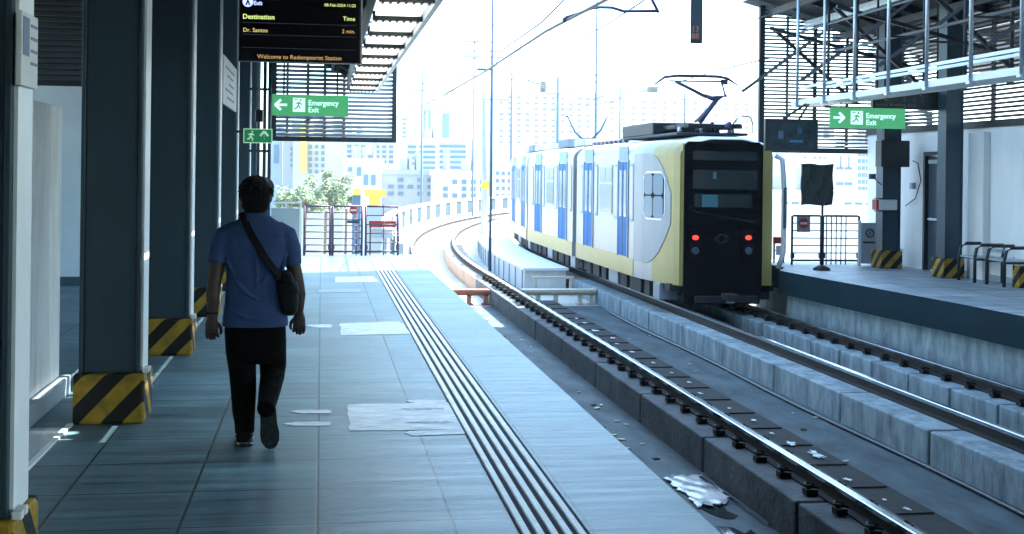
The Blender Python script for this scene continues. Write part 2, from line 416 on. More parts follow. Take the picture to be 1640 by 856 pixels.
mb = MB(); mb.box((1.3, -30, -1.6), (9.2, 27, ZB))
tag(mb.build('track_bed', 'bed', origin=(0, 0, 0)), kind='structure')
mb = MB(); sweep(mb, [(1.75, -1.21), (9.8, -1.21), (9.6, -2.2), (2.0, -2.2)], 27.01, 130, step=3)
tag(mb.build('viaduct_deck', 'deck', origin=(0, 0, 0)), kind='structure')

# ------------------------------------------------------------------ rails and plinths
def rail(x, label, s0=-8, s1=105):
    mb = MB()
    sweep(mb, [(x - .036, ZR - .04), (x + .036, ZR - .04), (x + .036, ZR - .006), (x + .026, ZR), (x - .026, ZR), (x - .036, ZR - .006)], s0, s1)
    n0 = len(mb.f)
    sweep(mb, [(x - .07, ZR - .15), (x + .07, ZR - .15), (x + .07, ZR - .135), (x + .012, ZR - .12), (x + .012, ZR - .0402), (x - .012, ZR - .0402), (x - .012, ZR - .12), (x - .07, ZR - .135)], s0, s1, 1)
    tag(mb.build('rail', ['rail', 'railside'], origin=(x, 0, ZR)), label, 'rail')
rail(2.63, 'running rail nearest the platform edge, mostly hidden beneath it')
rail(4.03, 'bright polished rail of the near track running under the catenary')
rail(6.55, 'dull rail on the tall jointed plinth left of the train')
rail(7.95, 'outer rail beside the far platform, right of the train')

def plinth(x0, x1, label, blk, s_off, rx, sides, mname, end=30., clip_from=2.):
    root = empty('rail_plinth', (x0, 0, ZB), label, 'plinth')
    s = -8 + s_off
    k = 0
    while s < end:
        e = min(s + blk - .05, end)
        mb = MB()
        j = (random.random() - .5) * .012
        mb.box((x0 + j, s, ZB - .05), (x1 + j, e, ZP - abs(j)))
        mb.build('concrete_block', mname, root, bevel=.018)
        s += blk; k += 1
    y = clip_from
    while y < end:
        for sg in sides:
            mb = MB()
            cx = rx + sg * .125
            mb.obox((cx, y, ZP + .03), (.042 + random.uniform(0, .008), 0, 0), (0, .05, 0), (0, 0, .024))
            mb.tube([(cx + sg * .01, y, ZP + .045), (cx + sg * .01, y, ZP + .085)], [.028, .020], 6)
            mb.tube([(cx - sg * .05, y - .05, ZP + .07), (cx + sg * .02, y - .055, ZP + .085), (cx + sg * .045, y, ZP + .08), (cx + sg * .02, y + .055, ZP + .085), (cx - sg * .05, y + .05, ZP + .07)], .014, 5)
            mb.build('rail_clip', 'clip', root)
        y += .58
    # far run beyond the blocks follows the curve
    mb = MB(); sweep(mb, rect(x0, x1, ZB - .05, ZP), end, 105)
    mb.build('curved_upstand', 'oldbeam', root)
    return root
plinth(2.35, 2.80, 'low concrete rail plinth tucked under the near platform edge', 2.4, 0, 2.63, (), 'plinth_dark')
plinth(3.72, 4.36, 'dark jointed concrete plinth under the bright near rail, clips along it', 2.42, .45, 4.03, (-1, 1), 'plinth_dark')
plinth(6.12, 6.86, 'tall pale jointed concrete plinth left of the train', 2.2, .1, 6.55, (1,), 'plinth')
plinth(7.62, 8.28, 'concrete plinth with dark clips beside the far platform wall', 1.1, .3, 7.95, (-1,), 'plinth')
mb = MB(); mb.box((4.37, -8, ZB - .02), (4.98, 26.5, -1.02))
for k in range(40): mb.box((4.40, -7.5 + k * .85, -1.02), (4.95, -7.46 + k * .85, -1.005), 0)
tag(mb.build('cable_duct', 'duct'), 'low dark cable duct running beside the bright near rail', 'cable duct')

def blob(mb, cx, cy, rx, ry, z, n=14, rnd=.35, rot=0):
    pts = []
    for i in range(n):
        a = 2 * math.pi * i / n; q = 1 + (random.random() - .5) * 2 * rnd
        x, y = rx * q * math.cos(a), ry * q * math.sin(a)
        pts.append((cx + x * math.cos(rot) - y * math.sin(rot), cy + x * math.sin(rot) + y * math.cos(rot), z))
    mb.add(pts, [list(range(n))])
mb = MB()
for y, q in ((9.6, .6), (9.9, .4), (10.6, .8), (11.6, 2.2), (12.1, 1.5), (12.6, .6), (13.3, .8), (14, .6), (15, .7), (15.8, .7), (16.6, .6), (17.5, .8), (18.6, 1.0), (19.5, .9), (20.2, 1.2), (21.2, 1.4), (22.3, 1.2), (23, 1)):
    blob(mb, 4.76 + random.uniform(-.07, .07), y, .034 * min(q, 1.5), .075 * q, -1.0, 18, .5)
tag(mb.build('white_spots', 'pale_spots', origin=(0, 0, 0)), kind='stuff')  # scattered flat white spots, uneven in tone
mb = MB(); blob(mb, 3.36, 9.15, .2, .75, ZB + .006, 22, .22); blob(mb, 3.42, 10.4, .12, .25, ZB + .006, 12, .3)
tag(mb.build('bed_water', 'water', origin=(0, 0, 0)), kind='structure')
rp = random.Random(4); nx, ny = 12, 26; g = []
for j_ in range(ny + 1):
    for i_ in range(nx + 1):
        u_, v_ = i_ / nx, j_ / ny
        wdt_ = .40 * (1 - .55 * abs(v_ - .6)) 
        x_ = 3.28 + wdt_ * u_ + .05 * math.sin(v_ * 7) * u_ + (rp.uniform(-.03, .03) if i_ in (0, nx) else 0)
        y_ = 10.55 + 1.05 * v_ + (rp.uniform(-.07, .07) if j_ in (0, ny) else 0)
        z_ = ZB + .012 + .012 * abs(math.sin(u_ * 5 + v_ * 9)) * abs(math.sin(v_ * 6 - u_ * 3)) + rp.uniform(0, .003)
        g.append(Vector((x_, y_, z_)))
fs = []; W_ = nx + 1
for j_ in range(ny):
    for i_ in range(nx):
        k = j_ * W_ + i_; fs.append((k, k + 1, k + W_ + 1, k + W_))
mb = MB(); mb.add(g, fs, 0, True); o = mb.build('water_glare_sheet', 'plastic'); tag(o, 'flat sheet of painted water glare lying on the trackbed below the platform edge', 'painted glare')  # flat sheet stands in for streaked glare on the wet bed
sl_ = o.modifiers.new('t', 'SOLIDIFY'); sl_.thickness = .003; sl_.offset = 1
lm = MB(); rl = random.Random(11)
for k in range(90):
    x_ = rl.choice((rl.uniform(5.05, 6.05), rl.uniform(3.1, 3.65), rl.uniform(8.4, 8.8))); y_ = rl.uniform(7, 25); q = rl.uniform(.012, .045); a_ = rl.uniform(0, 3.1)
    lm.obox((x_, y_, ZB + .012), (q * math.cos(a_), q * math.sin(a_), rl.uniform(-.004, .004)), (-q * .6 * math.sin(a_), q * .6 * math.cos(a_), 0), (0, 0, .004), rl.choice((0, 0, 1)))
tag(lm.build('track_litter', ['creambeam', 'railside'], origin=(0, 0, 0)), kind='stuff')
# drain pit cover near the puddle
mb = MB(); mb.bar((3.70, 9.9, ZB + .02), (3.64, 11.6, ZB + .02), .02, .03)
tag(mb.build('drain_edge_bar', 'steel'), 'thin bright metal edge bar lying beside the trackbed puddle', 'metal bar')
# a loose pipe along far platform wall
mb = MB(); mb.tube([(8.62, -5, -1.0), (8.62, 12, -1.0), (8.55, 15, -1.0), (8.42, 18, -1.0)], .035, 8)
for y in (0, 3, 6, 9, 12): mb.box((8.58, y - .03, -1.06), (8.68, y + .03, -.94))
tag(mb.build('cable_pipe', 'railside'), 'dark pipe along the foot of the far platform wall', 'pipe')

mb = MB(); mb.tube([(5.98 + .03 * math.sin(k * .9), -6 + k * 1.1, ZB + .025) for k in range(30)], .022, 6)
tag(mb.build('track_cable', 'black'), 'black cable lying along the foot of the tall pale plinth', 'cable')
# beams on legs across the near track
def beam(x0, x1, m, label, legs):
    root = empty('crossing_beam', ((x0 + x1) / 2, 27.4, ZB), label, 'beam')
    mb = MB(); mb.box((x0, 27.25, -.93), (x1, 27.55, -.86)); mb.box((x0, 27.36, -1.0), (x1, 27.44, -.9301)); mb.build('top_rail', m, root, bevel=.01)
    for lx in legs:
        mb = MB(); mb.box((lx - .045, 27.34, ZB), (lx + .045, 27.46, -1.0001)); mb.box((lx - .09, 27.3, ZB), (lx + .09, 27.5, ZB + .03)); mb.build('leg', m, root)
beam(2.72, 3.70, 'rustbeam', 'rusty red crossing beam on legs left of the bright rail', (2.9, 3.25, 3.62))
beam(4.42, 6.1, 'creambeam', 'cream crossing beam on legs between the two tracks', (4.8, 5.2, 5.75, 6.0))

# long walled box between the tracks
root = empty('service_trough', (5.4, 30, ZB), 'long pale concrete service trough between the two tracks, slatted sides', 'trough')
mb = MB(); sweep(mb, rect(4.95, 5.98, ZB, -.66), 30.2, 70); mb.build('trough_body', 'par_white', root)
mb = MB(); sweep(mb, rect(4.90, 6.03, -.659, -.60), 30.1, 70); mb.build('trough_lid', 'white', root)
for k in range(26):
    p, nrm = trk(4.95, 30.5 + k * 1.1)
    mb = MB(); mb.obox((p.x - .012, p.y, -.93), (.012, 0, 0), (0, .02, 0), (0, 0, .25)); mb.build('side_rib', 'b_blue', root)
mb = MB(); mb.box((5.0, 29.3, -.80), (6.0, 29.42, -.74)); mb.box((5.05, 29.32, ZB), (5.11, 29.4, -.8001)); mb.box((5.9, 29.32, ZB), (5.96, 29.4, -.8001))
mb.build('end_guard', 'creambeam', root)

# parapets on the curve
def parapet(x, z0, z1, s0, s1, label, step=3.):
    root = empty('viaduct_parapet', trk(x, s0)[0] + Vector((0, 0, z0)), label, 'parapet')
    mb = MB(); sweep(mb, rect(x - .1, x + .1, z0, z0 + (z1 - z0) * .42), s0, s1, step=2.5); mb.build('low_wall', 'par_white', root)
    mb = MB(); sweep(mb, rect(x - .09, x + .09, z1 - .12, z1), s0, s1, step=2.5); mb.build('top_rail', 'par_white', root)
    mb = MB(); sweep(mb, rect(x - .03, x + .03, z0 + (z1 - z0) * .42 + .001, z1 - .121), s0, s1, step=2.5); mb.build('infill', 'slot', root)
    s = s0
    while s < s1:
        p, nrm = trk(x, s)
        mb = MB(); mb.obox((p.x, p.y, (z0 + (z1 - z0) * .42 + z1 - .12) / 2), nrm * .07, Vector((-nrm.y, nrm.x, 0)) * .75, (0, 0, (z1 - .122 - z0 - (z1 - z0) * .42) / 2))
        mb.build('post', 'par_white', root); s += step
    return root
parapet(1.75, -1.2, .25, 28.5, 118, 'pale concrete parapet with slots on the outer side of the track curve')
parapet(9.7, -1.2, .0, 27.5, 110, 'pale concrete parapet behind the train on the inner side of the curve')

# ================================================================== PLATFORM ONE
def column(y, label, x0=-1.585, x1=-1.19, dep=.28, h=5.2, grp='hazard based columns on the near platform'):
    cx = (x0 + x1) / 2
    root = empty('platform_column', (cx, y, 0), label, 'column', grp)
    mb = MB()
    for a, b in ((x0, x0 + .028), (x1 - .028, x1)): mb.box((a, y, .335), (b, y + dep, h))
    mb.box((x0 + .0281, y + .018, .335), (x1 - .0281, y + dep - .018, h))
    mb.build('shaft', 'col', root, bevel=.006)
    mb = MB(); mb.box((x1 + .001, y + .03, .345), (x1 + .016, y + dep, h)); mb.build('lit_side_strip', 'white_strip', root)  # white strip puts the sky light on this side into colour
    mb = MB(); mb.box((x0 - .03, y - .04, 0), (x1 + .035, y + dep + .12, .335)); mb.build('base_guard', 'hazard', root, bevel=.02)
    for k in range(2):
        mb = MB(); mb.box((x1 + .02, y - .02 + k * .07, .336), (x1 + .06, y + .02 + k * .07, .372)); mb.build('glint_cap', 'white', root, bevel=.006)  # small white blocks paint the glints on the guard's top corner
    return root
CY1 = [5.08, 8.65, 11.78, 14.86, 17.98, 21.1, 24.2]
ordn = ['nearest column at the left edge of the photo carrying a notice', 'tall column with hazard base left of the walking man, second from the camera',
        'column with hazard base directly behind the man, third from the camera', 'column behind the man where the long white banner begins',
        'column with the small running man sign on it', 'second last column before the platform end, mostly hidden', 'last column at the platform end by the louvre screen']
for y, lb in zip(CY1, ordn): column(y, lb)

# notices on columns
root = empty('column_notice', (-1.16, 5.2, 2.02), 'white notice with blue print fixed to the nearest column', 'notice')
mb = MB(); mb.box((-1.172, 5.05, 2.02), (-1.150, 5.33, 2.31)); mb.build('board', 'paper', root, bevel=.003)
mb = MB(); mb.box((-1.1495, 5.07, 2.14), (-1.147, 5.17, 2.29)); mb.build('printed_panel', 'ink', root)
for k in range(4):
    mb = MB(); mb.box((-1.1495, 5.2, 2.26 - k * .05), (-1.147, 5.31, 2.272 - k * .05)); mb.build('printed_line', 'ink', root)
root = empty('banner_sign', (-1.17, 16.4, 2.5), 'long white banner with blue print hung between two columns', 'banner')
mb = MB(); mb.box((-1.19, 15.2, 2.5), (-1.165, 17.5, 3.08)); mb.build('banner_sheet', 'paper', root)
for k in range(5):
    mb = MB(); mb.box((-1.1645, 15.5 + .3 * (k % 3), 2.95 - k * .09), (-1.162, 17.0 - .2 * (k % 2), 2.975 - k * .09)); mb.build('printed_line', 'ink', root)

# concourse wall with dark louvre panels above, skirting below
root = empty('concourse_wall', (-5, 19, 0), 'pale grey concourse wall under dark louvres, seen between the columns', 'wall')
mb = MB(); mb.box((-9, 19, .12), (-1.75, 19.2, 2.9)); mb.build('plaster', 'wall', root)
mb = MB(); mb.box((-9, 18.97, 0), (-1.75, 19.2, .119)); mb.build('skirting', 'skirt', root)
def slats(x0, x1, z0, z1, y, pitch, depth=.06, tilt=35, ztop=None, th=.007):
    mb = MB(); z = z0 + pitch / 2; t = R(tilt)
    while z < z1 - .01:
        xe = x1
        if ztop: xe = min(x1, ztop(z))
        if xe - x0 > .05:
            mb.obox(((x0 + xe) / 2, y, z), ((xe - x0) / 2, 0, 0), (0, depth / 2 * math.cos(t), depth / 2 * math.sin(t)), (0, -th / 2 * math.sin(t), th / 2 * math.cos(t)))
        z += pitch
    return mb
slats(-8.9, -1.8, 2.98, 5.1, 19.08, .085, .1, 40).build('louvre_panel', 'louver_pale', root)
mb = MB(); mb.box((-9, 19.16, 2.9), (-1.75, 19.2, 5.2)); mb.box((-9, 19.02, 2.901), (-1.75, 19.159, 2.975)); mb.build('louvre_frame', 'frame', root)
mb = MB(); mb.box((-9.2, -30, 0), (-9, 19, .9)); mb.box((-9.2, -30, 4.2), (-9, 19, 5.2)); mb.box((-9.2, -30, .9), (-9, 9, 4.2)); mb.box((-9, -30.2, -1.4), (14, -30, 6.4), 0)
for k in range(4): mb.box((-9.19, 11 + k * 2.1, .9), (-9.01, 11.12 + k * 2.1, 4.2))
tag(mb.build('concourse_side_wall', 'wall', origin=(0, 0, 0)), 'plain plaster wall closing the concourse behind the columns', 'wall')

# hoarding boards, kerb, drain
root = empty('hoarding', (-1.95, 7.5, 0), 'weathered white boarding standing behind the nearest columns at far left', 'hoarding')
mb = MB()
yb = [4.2, 5.3, 6.4, 7.5, 8.6, 9.78]
for i in range(5): mb.box((-1.98, yb[i] + .004, .14), (-1.93, yb[i + 1] - .004, 2.16 - .02 * (i % 2)))
mb.build('boards', 'boards', root, bevel=.004)
mb = MB(); mb.box((-2.0, 4.2, 0), (-1.86, 9.85, .139)); mb.build('kerb', 'kerb', root, bevel=.01)
root = empty('floor_drain', (-1.72, 7, 0), 'shiny steel floor drain along the white boarding at bottom left', 'drain')
mb = MB(); mb.box((-1.855, 5.3, .001), (-1.64, 8.5, .008)); mb.build('steel_plate', 'steel', root)
mb = MB(); mb.box((-1.639, 5.0, .001), (-1.605, 8.6, .016)); mb.build('edge_trim', 'white_strip', root)

# tactile strip
root = empty('tactile_strip', (1.1, 15, 0), 'pale ribbed tactile guiding strip along the platform floor', 'tactile strip')
mb = MB(); mb.box((.945, -20, .001), (1.275, 24.6, .005)); mb.build('backing', 'tact_base', root)
mb = MB()
for k in range(5):
    x = .955 + k * .0655
    y = -20
    while y < 24.5:
        e = min(y + .647, 24.6)
        mb.prism([(x, y, .0052), (x + .040, y, .0052), (x + .035, y, .011), (x + .005, y, .011)], (0, e - y, 0)); y += .65
mb.build('ridges', 'tact', root)
# floor stickers
def fl(px, py): return onZ(px, py, 0)
def sticker(pts, label, name='floor_sticker', marks=0, m='sticker'):
    p0_ = [onZ(a, b, .003) for a, b in pts]; p = p0_; rg_ = []
    for i_ in range(len(p)):
        a_, b_ = p[i_], p[(i_ + 1) % len(p)]; dd = (b_ - a_); nn_ = Vector((-dd.y, dd.x, 0)).normalized()
        for t_ in range(8): rg_.append(a_.lerp(b_, t_ / 8) + nn_ * (random.uniform(-.006, .012) if t_ else 0))
    mb = MB(); mb.prism(rg_, (0, 0, .0006))
    o = mb.build(name, m)
    tag(o, label, 'floor marking', 'worn floor stickers')
    if marks:
        c = sum(p, Vector()) / len(p)
        for k in range(marks):
            mb = MB(); q = 0.55 + .3 * (k % 4) / 3; r2 = .25 + .5 * (k // 4)
            a = p[0].lerp(p[1], q); b = p[3].lerp(p[2], q); cc = a.lerp(b, r2)
            blob(mb, cc.x, cc.y, .045, .035, .0055, 9, .4); mb.build('faded_print', 'stick_ink', o)
    return o
sticker([(558, 648), (722, 645), (748, 688), (560, 690)], 'large worn white floor sticker with faded print by the tactile strip', marks=8)
sticker([(545, 518), (640, 515), (660, 535), (546, 537)], 'white floor sticker further along, beside the tactile strip')
sticker([(537, 444), (598, 443), (607, 452), (537, 453)], 'small far white floor sticker near the platform end')
sticker([(510, 464), (575, 463), (578, 468), (510, 469)], 'faint far white floor sticker close to the man', m='stick_ink')
def dash(a, b, c, d, label): sticker([a, b, c, d], label, 'floor_arrow')
sticker([(465, 659), (480, 657), (530, 657), (530, 662), (480, 662)], 'upper of two thin white floor arrows right of the man', 'floor_arrow')
sticker([(452, 679), (475, 676), (529, 676), (529, 682), (475, 682)], 'lower of two thin white floor arrows right of the man', 'floor_arrow')
sticker([(490, 521), (505, 520), (531, 520), (531, 525), (505, 525)], 'far thin white floor arrow by the hand of the man', 'floor_arrow')
sticker([(648, 693), (665, 690), (745, 688), (748, 695), (660, 698)], 'white floor arrow below the large worn sticker', 'floor_arrow')
sticker([(650, 642), (668, 640), (713, 641), (712, 646), (668, 646)], 'white floor arrow above the large worn sticker', 'floor_arrow')

# canopy one: sloping dark roof with a low pale eave
root = empty('platform_canopy', (-2, 0, 3.3), 'dark sloping canopy over the near platform with pale panelled eave', 'canopy')
def zroof(x): return 3.55 + (1.0 - x) * .52 if x > -1.6 else 4.9
mb = MB()
mb.hexa([(-1.6, -30, 4.90), (.52, -30, 3.80), (.52, 26.6, 3.80), (-1.6, 26.6, 4.90), (-1.6, -30, 4.96), (.52, -30, 3.86), (.52, 26.6, 3.86), (-1.6, 26.6, 4.96)])
mb.box((-9.2, -30, 4.9), (-1.601, 26.6, 4.96))
for k in range(150):
    y = -30 + k * .38
    if y > 5: mb.bar((-1.55, y, 4.86), (.5, y, 3.80), .05, .05)
mb.build('roof_sheet', 'deckroof', root)
for k in range(14):
    y = 6 + k * 1.5
    mb = MB(); mb.bar((-1.6, y, 4.78), (.5, y, 3.70), .09, .16); mb.build('rafter', 'purlin', root)
mb = MB()
for x, z in ((-1.2, 4.55), (-.5, 4.18), (.2, 3.82)): mb.box((x - .03, -10, z - .05), (x + .03, 26.5, z + .03))
mb.build('long_purlins', 'purlin', root)
mb = MB(); mb.box((.50, -10, 3.40), (.52, 26.3, 3.82)); mb.build('eave_board', 'purlin', root)
ez = 3.40
for k in range(13):
    y = 6.1 + k * 1.5
    mb = MB(); mb.box((.55, y + .13, ez - .02), (1.04, y + 1.37, ez + .02)); mb.build('eave_panel', 'eave_tr', root)
for k in range(14):
    y = 6.0 + k * 1.5
    mb = MB(); mb.box((.525, y, ez - .06), (1.06, y + .10, ez + .038))
    for j in range(7): mb.box((.55 + j * .075, y - .02, ez - .075), (.575 + j * .075, y + .12, ez - .0605))
    mb.build('eave_purlin', 'purlin', root)
mb = MB(); mb.box((1.065, -10, ez - .07), (1.12, 25.6, ez + .10)); mb.build('gutter', 'white_strip', root)
mb = MB(); mb.box((-9.2, -30, 4.97), (.48, 24.2, 5.7)); mb.build('light_block_wall', 'wall', root)  # added out of view above the canopy as a light blocker
mb = MB(); mb.box((-9.2, -30, 5.701), (.5, 24.2, 5.9)); mb.box((.53, -30, 6.0), (8.29, 9.5, 6.2)); mb.build('light_block_roof', 'deckroof', root)  # added out of view; the slab over the tracks shades the near end
# insulator cones hung off the eave
for i, (px, py) in enumerate(((671, 20), (658, 45), (647, 68))):
    p = onX(px, py, 1.3)
    mb = MB(); mb.tube([p + Vector((0, 0, .03)), p + Vector((0, 0, -.06))], [.012, .05], 8); mb.bar(p + Vector((0, 0, .03)), (1.12, p.y, ez + .08), .012, .012)
    tag(mb.build('eave_insulator', 'bracket'), ['nearest small dark insulator hung off the eave edge', 'middle small dark insulator hung off the eave edge', 'farthest small dark insulator hung off the eave edge'][i], 'lamp', 'small insulators along the eave')

# louvre screen at the platform end
def louvre_screen(x0, x1, z0, z1, y, pitch, label, mull, m='louver', ztop=None, parent_name='louvre_screen', fx0=True, depth=.055, tilt=30):
    root = empty(parent_name, ((x0 + x1) / 2, y, z0), label, 'louvre')
    slats(x0 + .09, x1 - .09, z0 + .1, z1, y, pitch, depth, tilt, ztop).build('slat_panel', m, root)
    mb = MB()
    mb.box((x0, y - .05, z0), (x1, y + .05, z0 + .1))
    def zt(x):
        return z1
    mb.box((x0, y - .05, z0 + .101), (x0 + .11, y + .05, z1)); mb.box((x1 - .09, y - .05, z0 + .101), (x1, y + .05, z1 if not ztop else z0 + .9))
    mb.build('frame', 'frame', root)
    for xm, wd in mull:
        zz = z1
        if ztop:
            zz = z0 + .2
            while zz < z1 and ztop(zz) > xm: zz += .03
        mb = MB(); mb.box((xm - wd / 2, y + .035, z0 + .101), (xm + wd / 2, y + .085, zz)); mb.build('mullion', 'frame', root)
    return root
louvre_screen(-1.05, 1.54, 2.32, 5.0, 26.3, .088, 'dark louvre screen hanging above the gates at the platform end', [(-.72, .05), (-.3, .06), (.05, .06), (.45, .06)], 'louver_pale', depth=.10, tilt=42)

# pipes beside the last columns
mb = MB()
for i, x in enumerate((-1.02, -.93, -.86)): mb.tube([(x, 20.6 + .2 * i, 0), (x, 20.6 + .2 * i, 4.6)], .03, 8)
for z in (1., 2., 3., 4.): mb.box((-1.19, 20.58, z), (-.82, 20.6, z + .04))
tag(mb.build('down_pipe', 'col'), 'bundle of dark down pipes beside the last platform columns', 'pipes')
mb = MB(); p = onY(415, 185, 19); mb.box((p.x - .05, 18.9, p.z - .1), (p.x + .06, 19.05, p.z + .08)); mb.box((p.x - .01, 18.98, p.z + .0801), (p.x + .01, 19.0, 4.5))
tag(mb.build('hanging_speaker', 'black', bevel=.01), 'small black speaker hanging just left of the emergency exit sign', 'speaker')

# departure board
Yb = 11.0
root = empty('departure_board', (-.2, Yb, 2.64), 'large black hanging departure screen with amber text', 'display')
bx0, bx1, bz0, bz1 = -.72, .325, 2.645, 3.26
mb = MB(); mb.box((bx0, Yb, bz0), (bx1, Yb + .09, bz1)); mb.build('casing', 'black', root, bevel=.006)
mb = MB(); mb.box((bx0 + .012, Yb - .004, bz0 + .014), (bx1 - .012, Yb - .0005, bz1 - .014)); mb.build('screen', 'screenblack', root)
mb = MB(); mb.box((bx0 - .012, Yb - .002, bz0), (bx0 - .0005, Yb + .09, bz1)); mb.box((bx1 + .0005, Yb - .002, bz0), (bx1 + .014, Yb + .09, bz1)); mb.build('side_trim', 'galv', root)
yt = Yb - .0065
def bp(px, py): return onY(px, py, yt)
for py in (36, 55, 76):
    a, b = bp(388, py - (382 - 388) * 0), bp(570, py + 3)
    mb = MB(); mb.box((a.x, yt, a.z - .0015), (b.x, yt + .001, a.z + .0015)); mb.build('screen_rule', 'sc_line', root)
p = bp(388.5, 30); text('Destination', .058, p, 'green_t', root, bold=.0008)
p = bp(569, 34); text('Time', .052, p, 'green_t', root, align='RIGHT')
p = bp(389, 51); text('Dr. Santos', .049, p, 'amber', root)
p = bp(569, 54); text('2 min.', .047, p, 'dim_t', root, align='RIGHT')
p = bp(480, 95.5); text('Welcome to Redemptorist Station', .0525, p, 'dim_t', root, align='CENTER', sx=.98)
p = bp(570, 12); text('08-Feb-2024 11:23', .036, p, 'green_t', root, align='RIGHT')
p = bp(406, 8); text('Exit', .048, p, 'lilac', root, bold=.001)
p = bp(397, 3)
mb = MB(); mb.prism([(p.x + .045 * math.cos(a * math.pi / 12), yt, p.z + .045 * math.sin(a * math.pi / 12)) for a in range(24)], (0, .002, 0)); mb.build('round_emblem', 'lilac', root)
mb = MB(); mb.prism([(p.x, yt - .002, p.z + .03), (p.x + .022, yt - .002, p.z - .03), (p.x + .008, yt - .002, p.z - .03), (p.x, yt - .002, p.z - .005), (p.x - .008, yt - .002, p.z - .03), (p.x - .022, yt - .002, p.z - .03)], (0, .0015, 0)); mb.build('emblem_mark', 'screenblack', root)
for x in (-.55, .12):
    mb = MB(); mb.tube([(x, Yb + .05, bz1), (x, Yb + .05, zroof(x) + .25)], .016, 8); mb.build('hanger', 'galv', root)

# emergency exit signs
def exit_sign(y, p00, p11, arrow, label, hang):
    a, b = onY(*p00, y), onY(*p11, y)          # upper left, lower right
    x0, x1, z1, z0 = a.x, b.x, a.z, b.z
    W, Hh = x1 - x0, z1 - z0
    root = empty('exit_sign', ((x0 + x1) / 2, y, z0), label, 'exit sign')
    mb = MB(); mb.box((x0, y, z0), (x1, y + .06, z1)); mb.build('panel', 'exit', root, bevel=.006)
    yy = y - .004
    cx, cz, q = x0 + W * .115, (z0 + z1) / 2, Hh * .26
    sg = -1 if arrow == 'left' else 1
    mb = MB()
    mb.bar((cx - sg * q * 1.1, yy, cz), (cx + sg * q * .8, yy, cz), .004, q * .42)
    for u in (1, -1): mb.bar((cx + sg * q * 1.05, yy - .0005, cz - u * q * .04), (cx - sg * q * .0, yy - .0005, cz + u * q * .95), .004, q * .45)
    mb.build('arrow', 'exit_w', root)
    ix0, ix1 = x0 + W * .27, x0 + W * .43
    iz0, iz1 = z0 + Hh * .18, z0 + Hh * .84
    mb = MB(); mb.box((ix0, yy, iz0), (ix1, yy + .003, iz1)); mb.build('pictogram_field', 'exit_w', root)
    w_, h_ = ix1 - ix0, iz1 - iz0
    P = lambda u, v: Vector((ix0 + u * w_, yy - .0015, iz0 + v * h_))
    mb = MB()
    for s_, e_ in (((.55, .72), (.42, .45)), ((.42, .45), (.62, .28)), ((.62, .28), (.58, .08)), ((.42, .45), (.30, .25)), ((.30, .25), (.12, .22)), ((.52, .68), (.72, .52)), ((.52, .68), (.28, .58))):
        mb.bar(P(*s_), P(*e_), .002, w_ * .11)
    c = P(.62, .85); mb.prism([c + Vector((w_ * .09 * math.cos(t * .6283), 0, w_ * .09 * math.sin(t * .6283))) for t in range(10)], (0, .002, 0))
    mb.bar(P(.9, .05), P(.9, .95), .002, w_ * .08); mb.bar(P(.08, .9), P(.4, .9), .002, w_ * .08)
    mb.build('running_figure', 'exit', root)
    tx = x0 + W * .47
    text('Emergency', Hh * .36, (tx, yy, z0 + Hh * .50), 'exit_w', root, sx=.98 * (W * .5) / (Hh * .36 * 5.45), bold=Hh * .006)
    text('Exit', Hh * .36, (tx, yy, z0 + Hh * .17), 'exit_w', root, sx=.98 * (W * .5) / (Hh * .36 * 5.45), bold=Hh * .006)
    for x in (x0 + W * .15, x1 - W * .15):
        mb = MB(); mb.tube([(x, y + .03, z1), (x, y + .03, hang)], .01, 6); mb.build('hanger', 'frame', root)
    return root
exit_sign(15.0, (436, 151), (558, 187), 'left', 'green emergency exit sign pointing left above the near platform', 4.15)
exit_sign(20.0, (1330, 172), (1450, 207), 'right', 'green emergency exit sign pointing right above the far platform', 3.1)
# small running-man sign
y = 17.9; a, b = onY(390, 206, y), onY(436, 230, y)
root = empty('running_man_sign', ((a.x + b.x) / 2, y, b.z), 'small dark green running man sign with up arrow below the exit sign', 'exit sign')
mb = MB(); mb.box((a.x, y, b.z), (b.x, y + .03, a.z)); mb.build('panel', 'exit_dw', root, bevel=.003)
mb = MB(); mb.box((a.x + .012, y - .002, b.z + .012), (b.x - .012, y - .0002, a.z - .012)); mb.build('face', 'exit_d', root)
W, Hh = b.x - a.x, a.z - b.z; yy = y - .004
mb = MB(); cx = a.x + W * .72; mb.bar((cx, yy, b.z + Hh * .2), (cx, yy, b.z + Hh * .75), .002, .03)
for u in (1, -1): mb.bar((cx, yy - .001, b.z + Hh * .82), (cx + u * .055, yy - .001, b.z + Hh * .5), .002, .03)
mb.build('arrow', 'exit_dw', root)
mb = MB(); P = lambda u, v: Vector((a.x + W * (.1 + .34 * u), yy, b.z + Hh * (.1 + .8 * v)))
for s_, e_ in (((.55, .72), (.42, .45)), ((.42, .45), (.65, .28)), ((.65, .28), (.6, .08)), ((.42, .45), (.3, .25)), ((.3, .25), (.1, .22)), ((.52, .68), (.8, .55)), ((.52, .68), (.2, .6))): mb.bar(P(*s_), P(*e_), .002, .018)
c = P(.62, .86); mb.prism([c + Vector((.013 * math.cos(t * .7854), 0, .013 * math.sin(t * .7854))) for t in range(8)], (0, .002, 0))
mb.build('running_figure', 'exit_dw', root)
mb = MB(); mb.box((a.x - .1, y + .005, a.z - .06), (a.x - .0005, y + .03, a.z - .03)); mb.build('bracket_arm', 'frame', root)

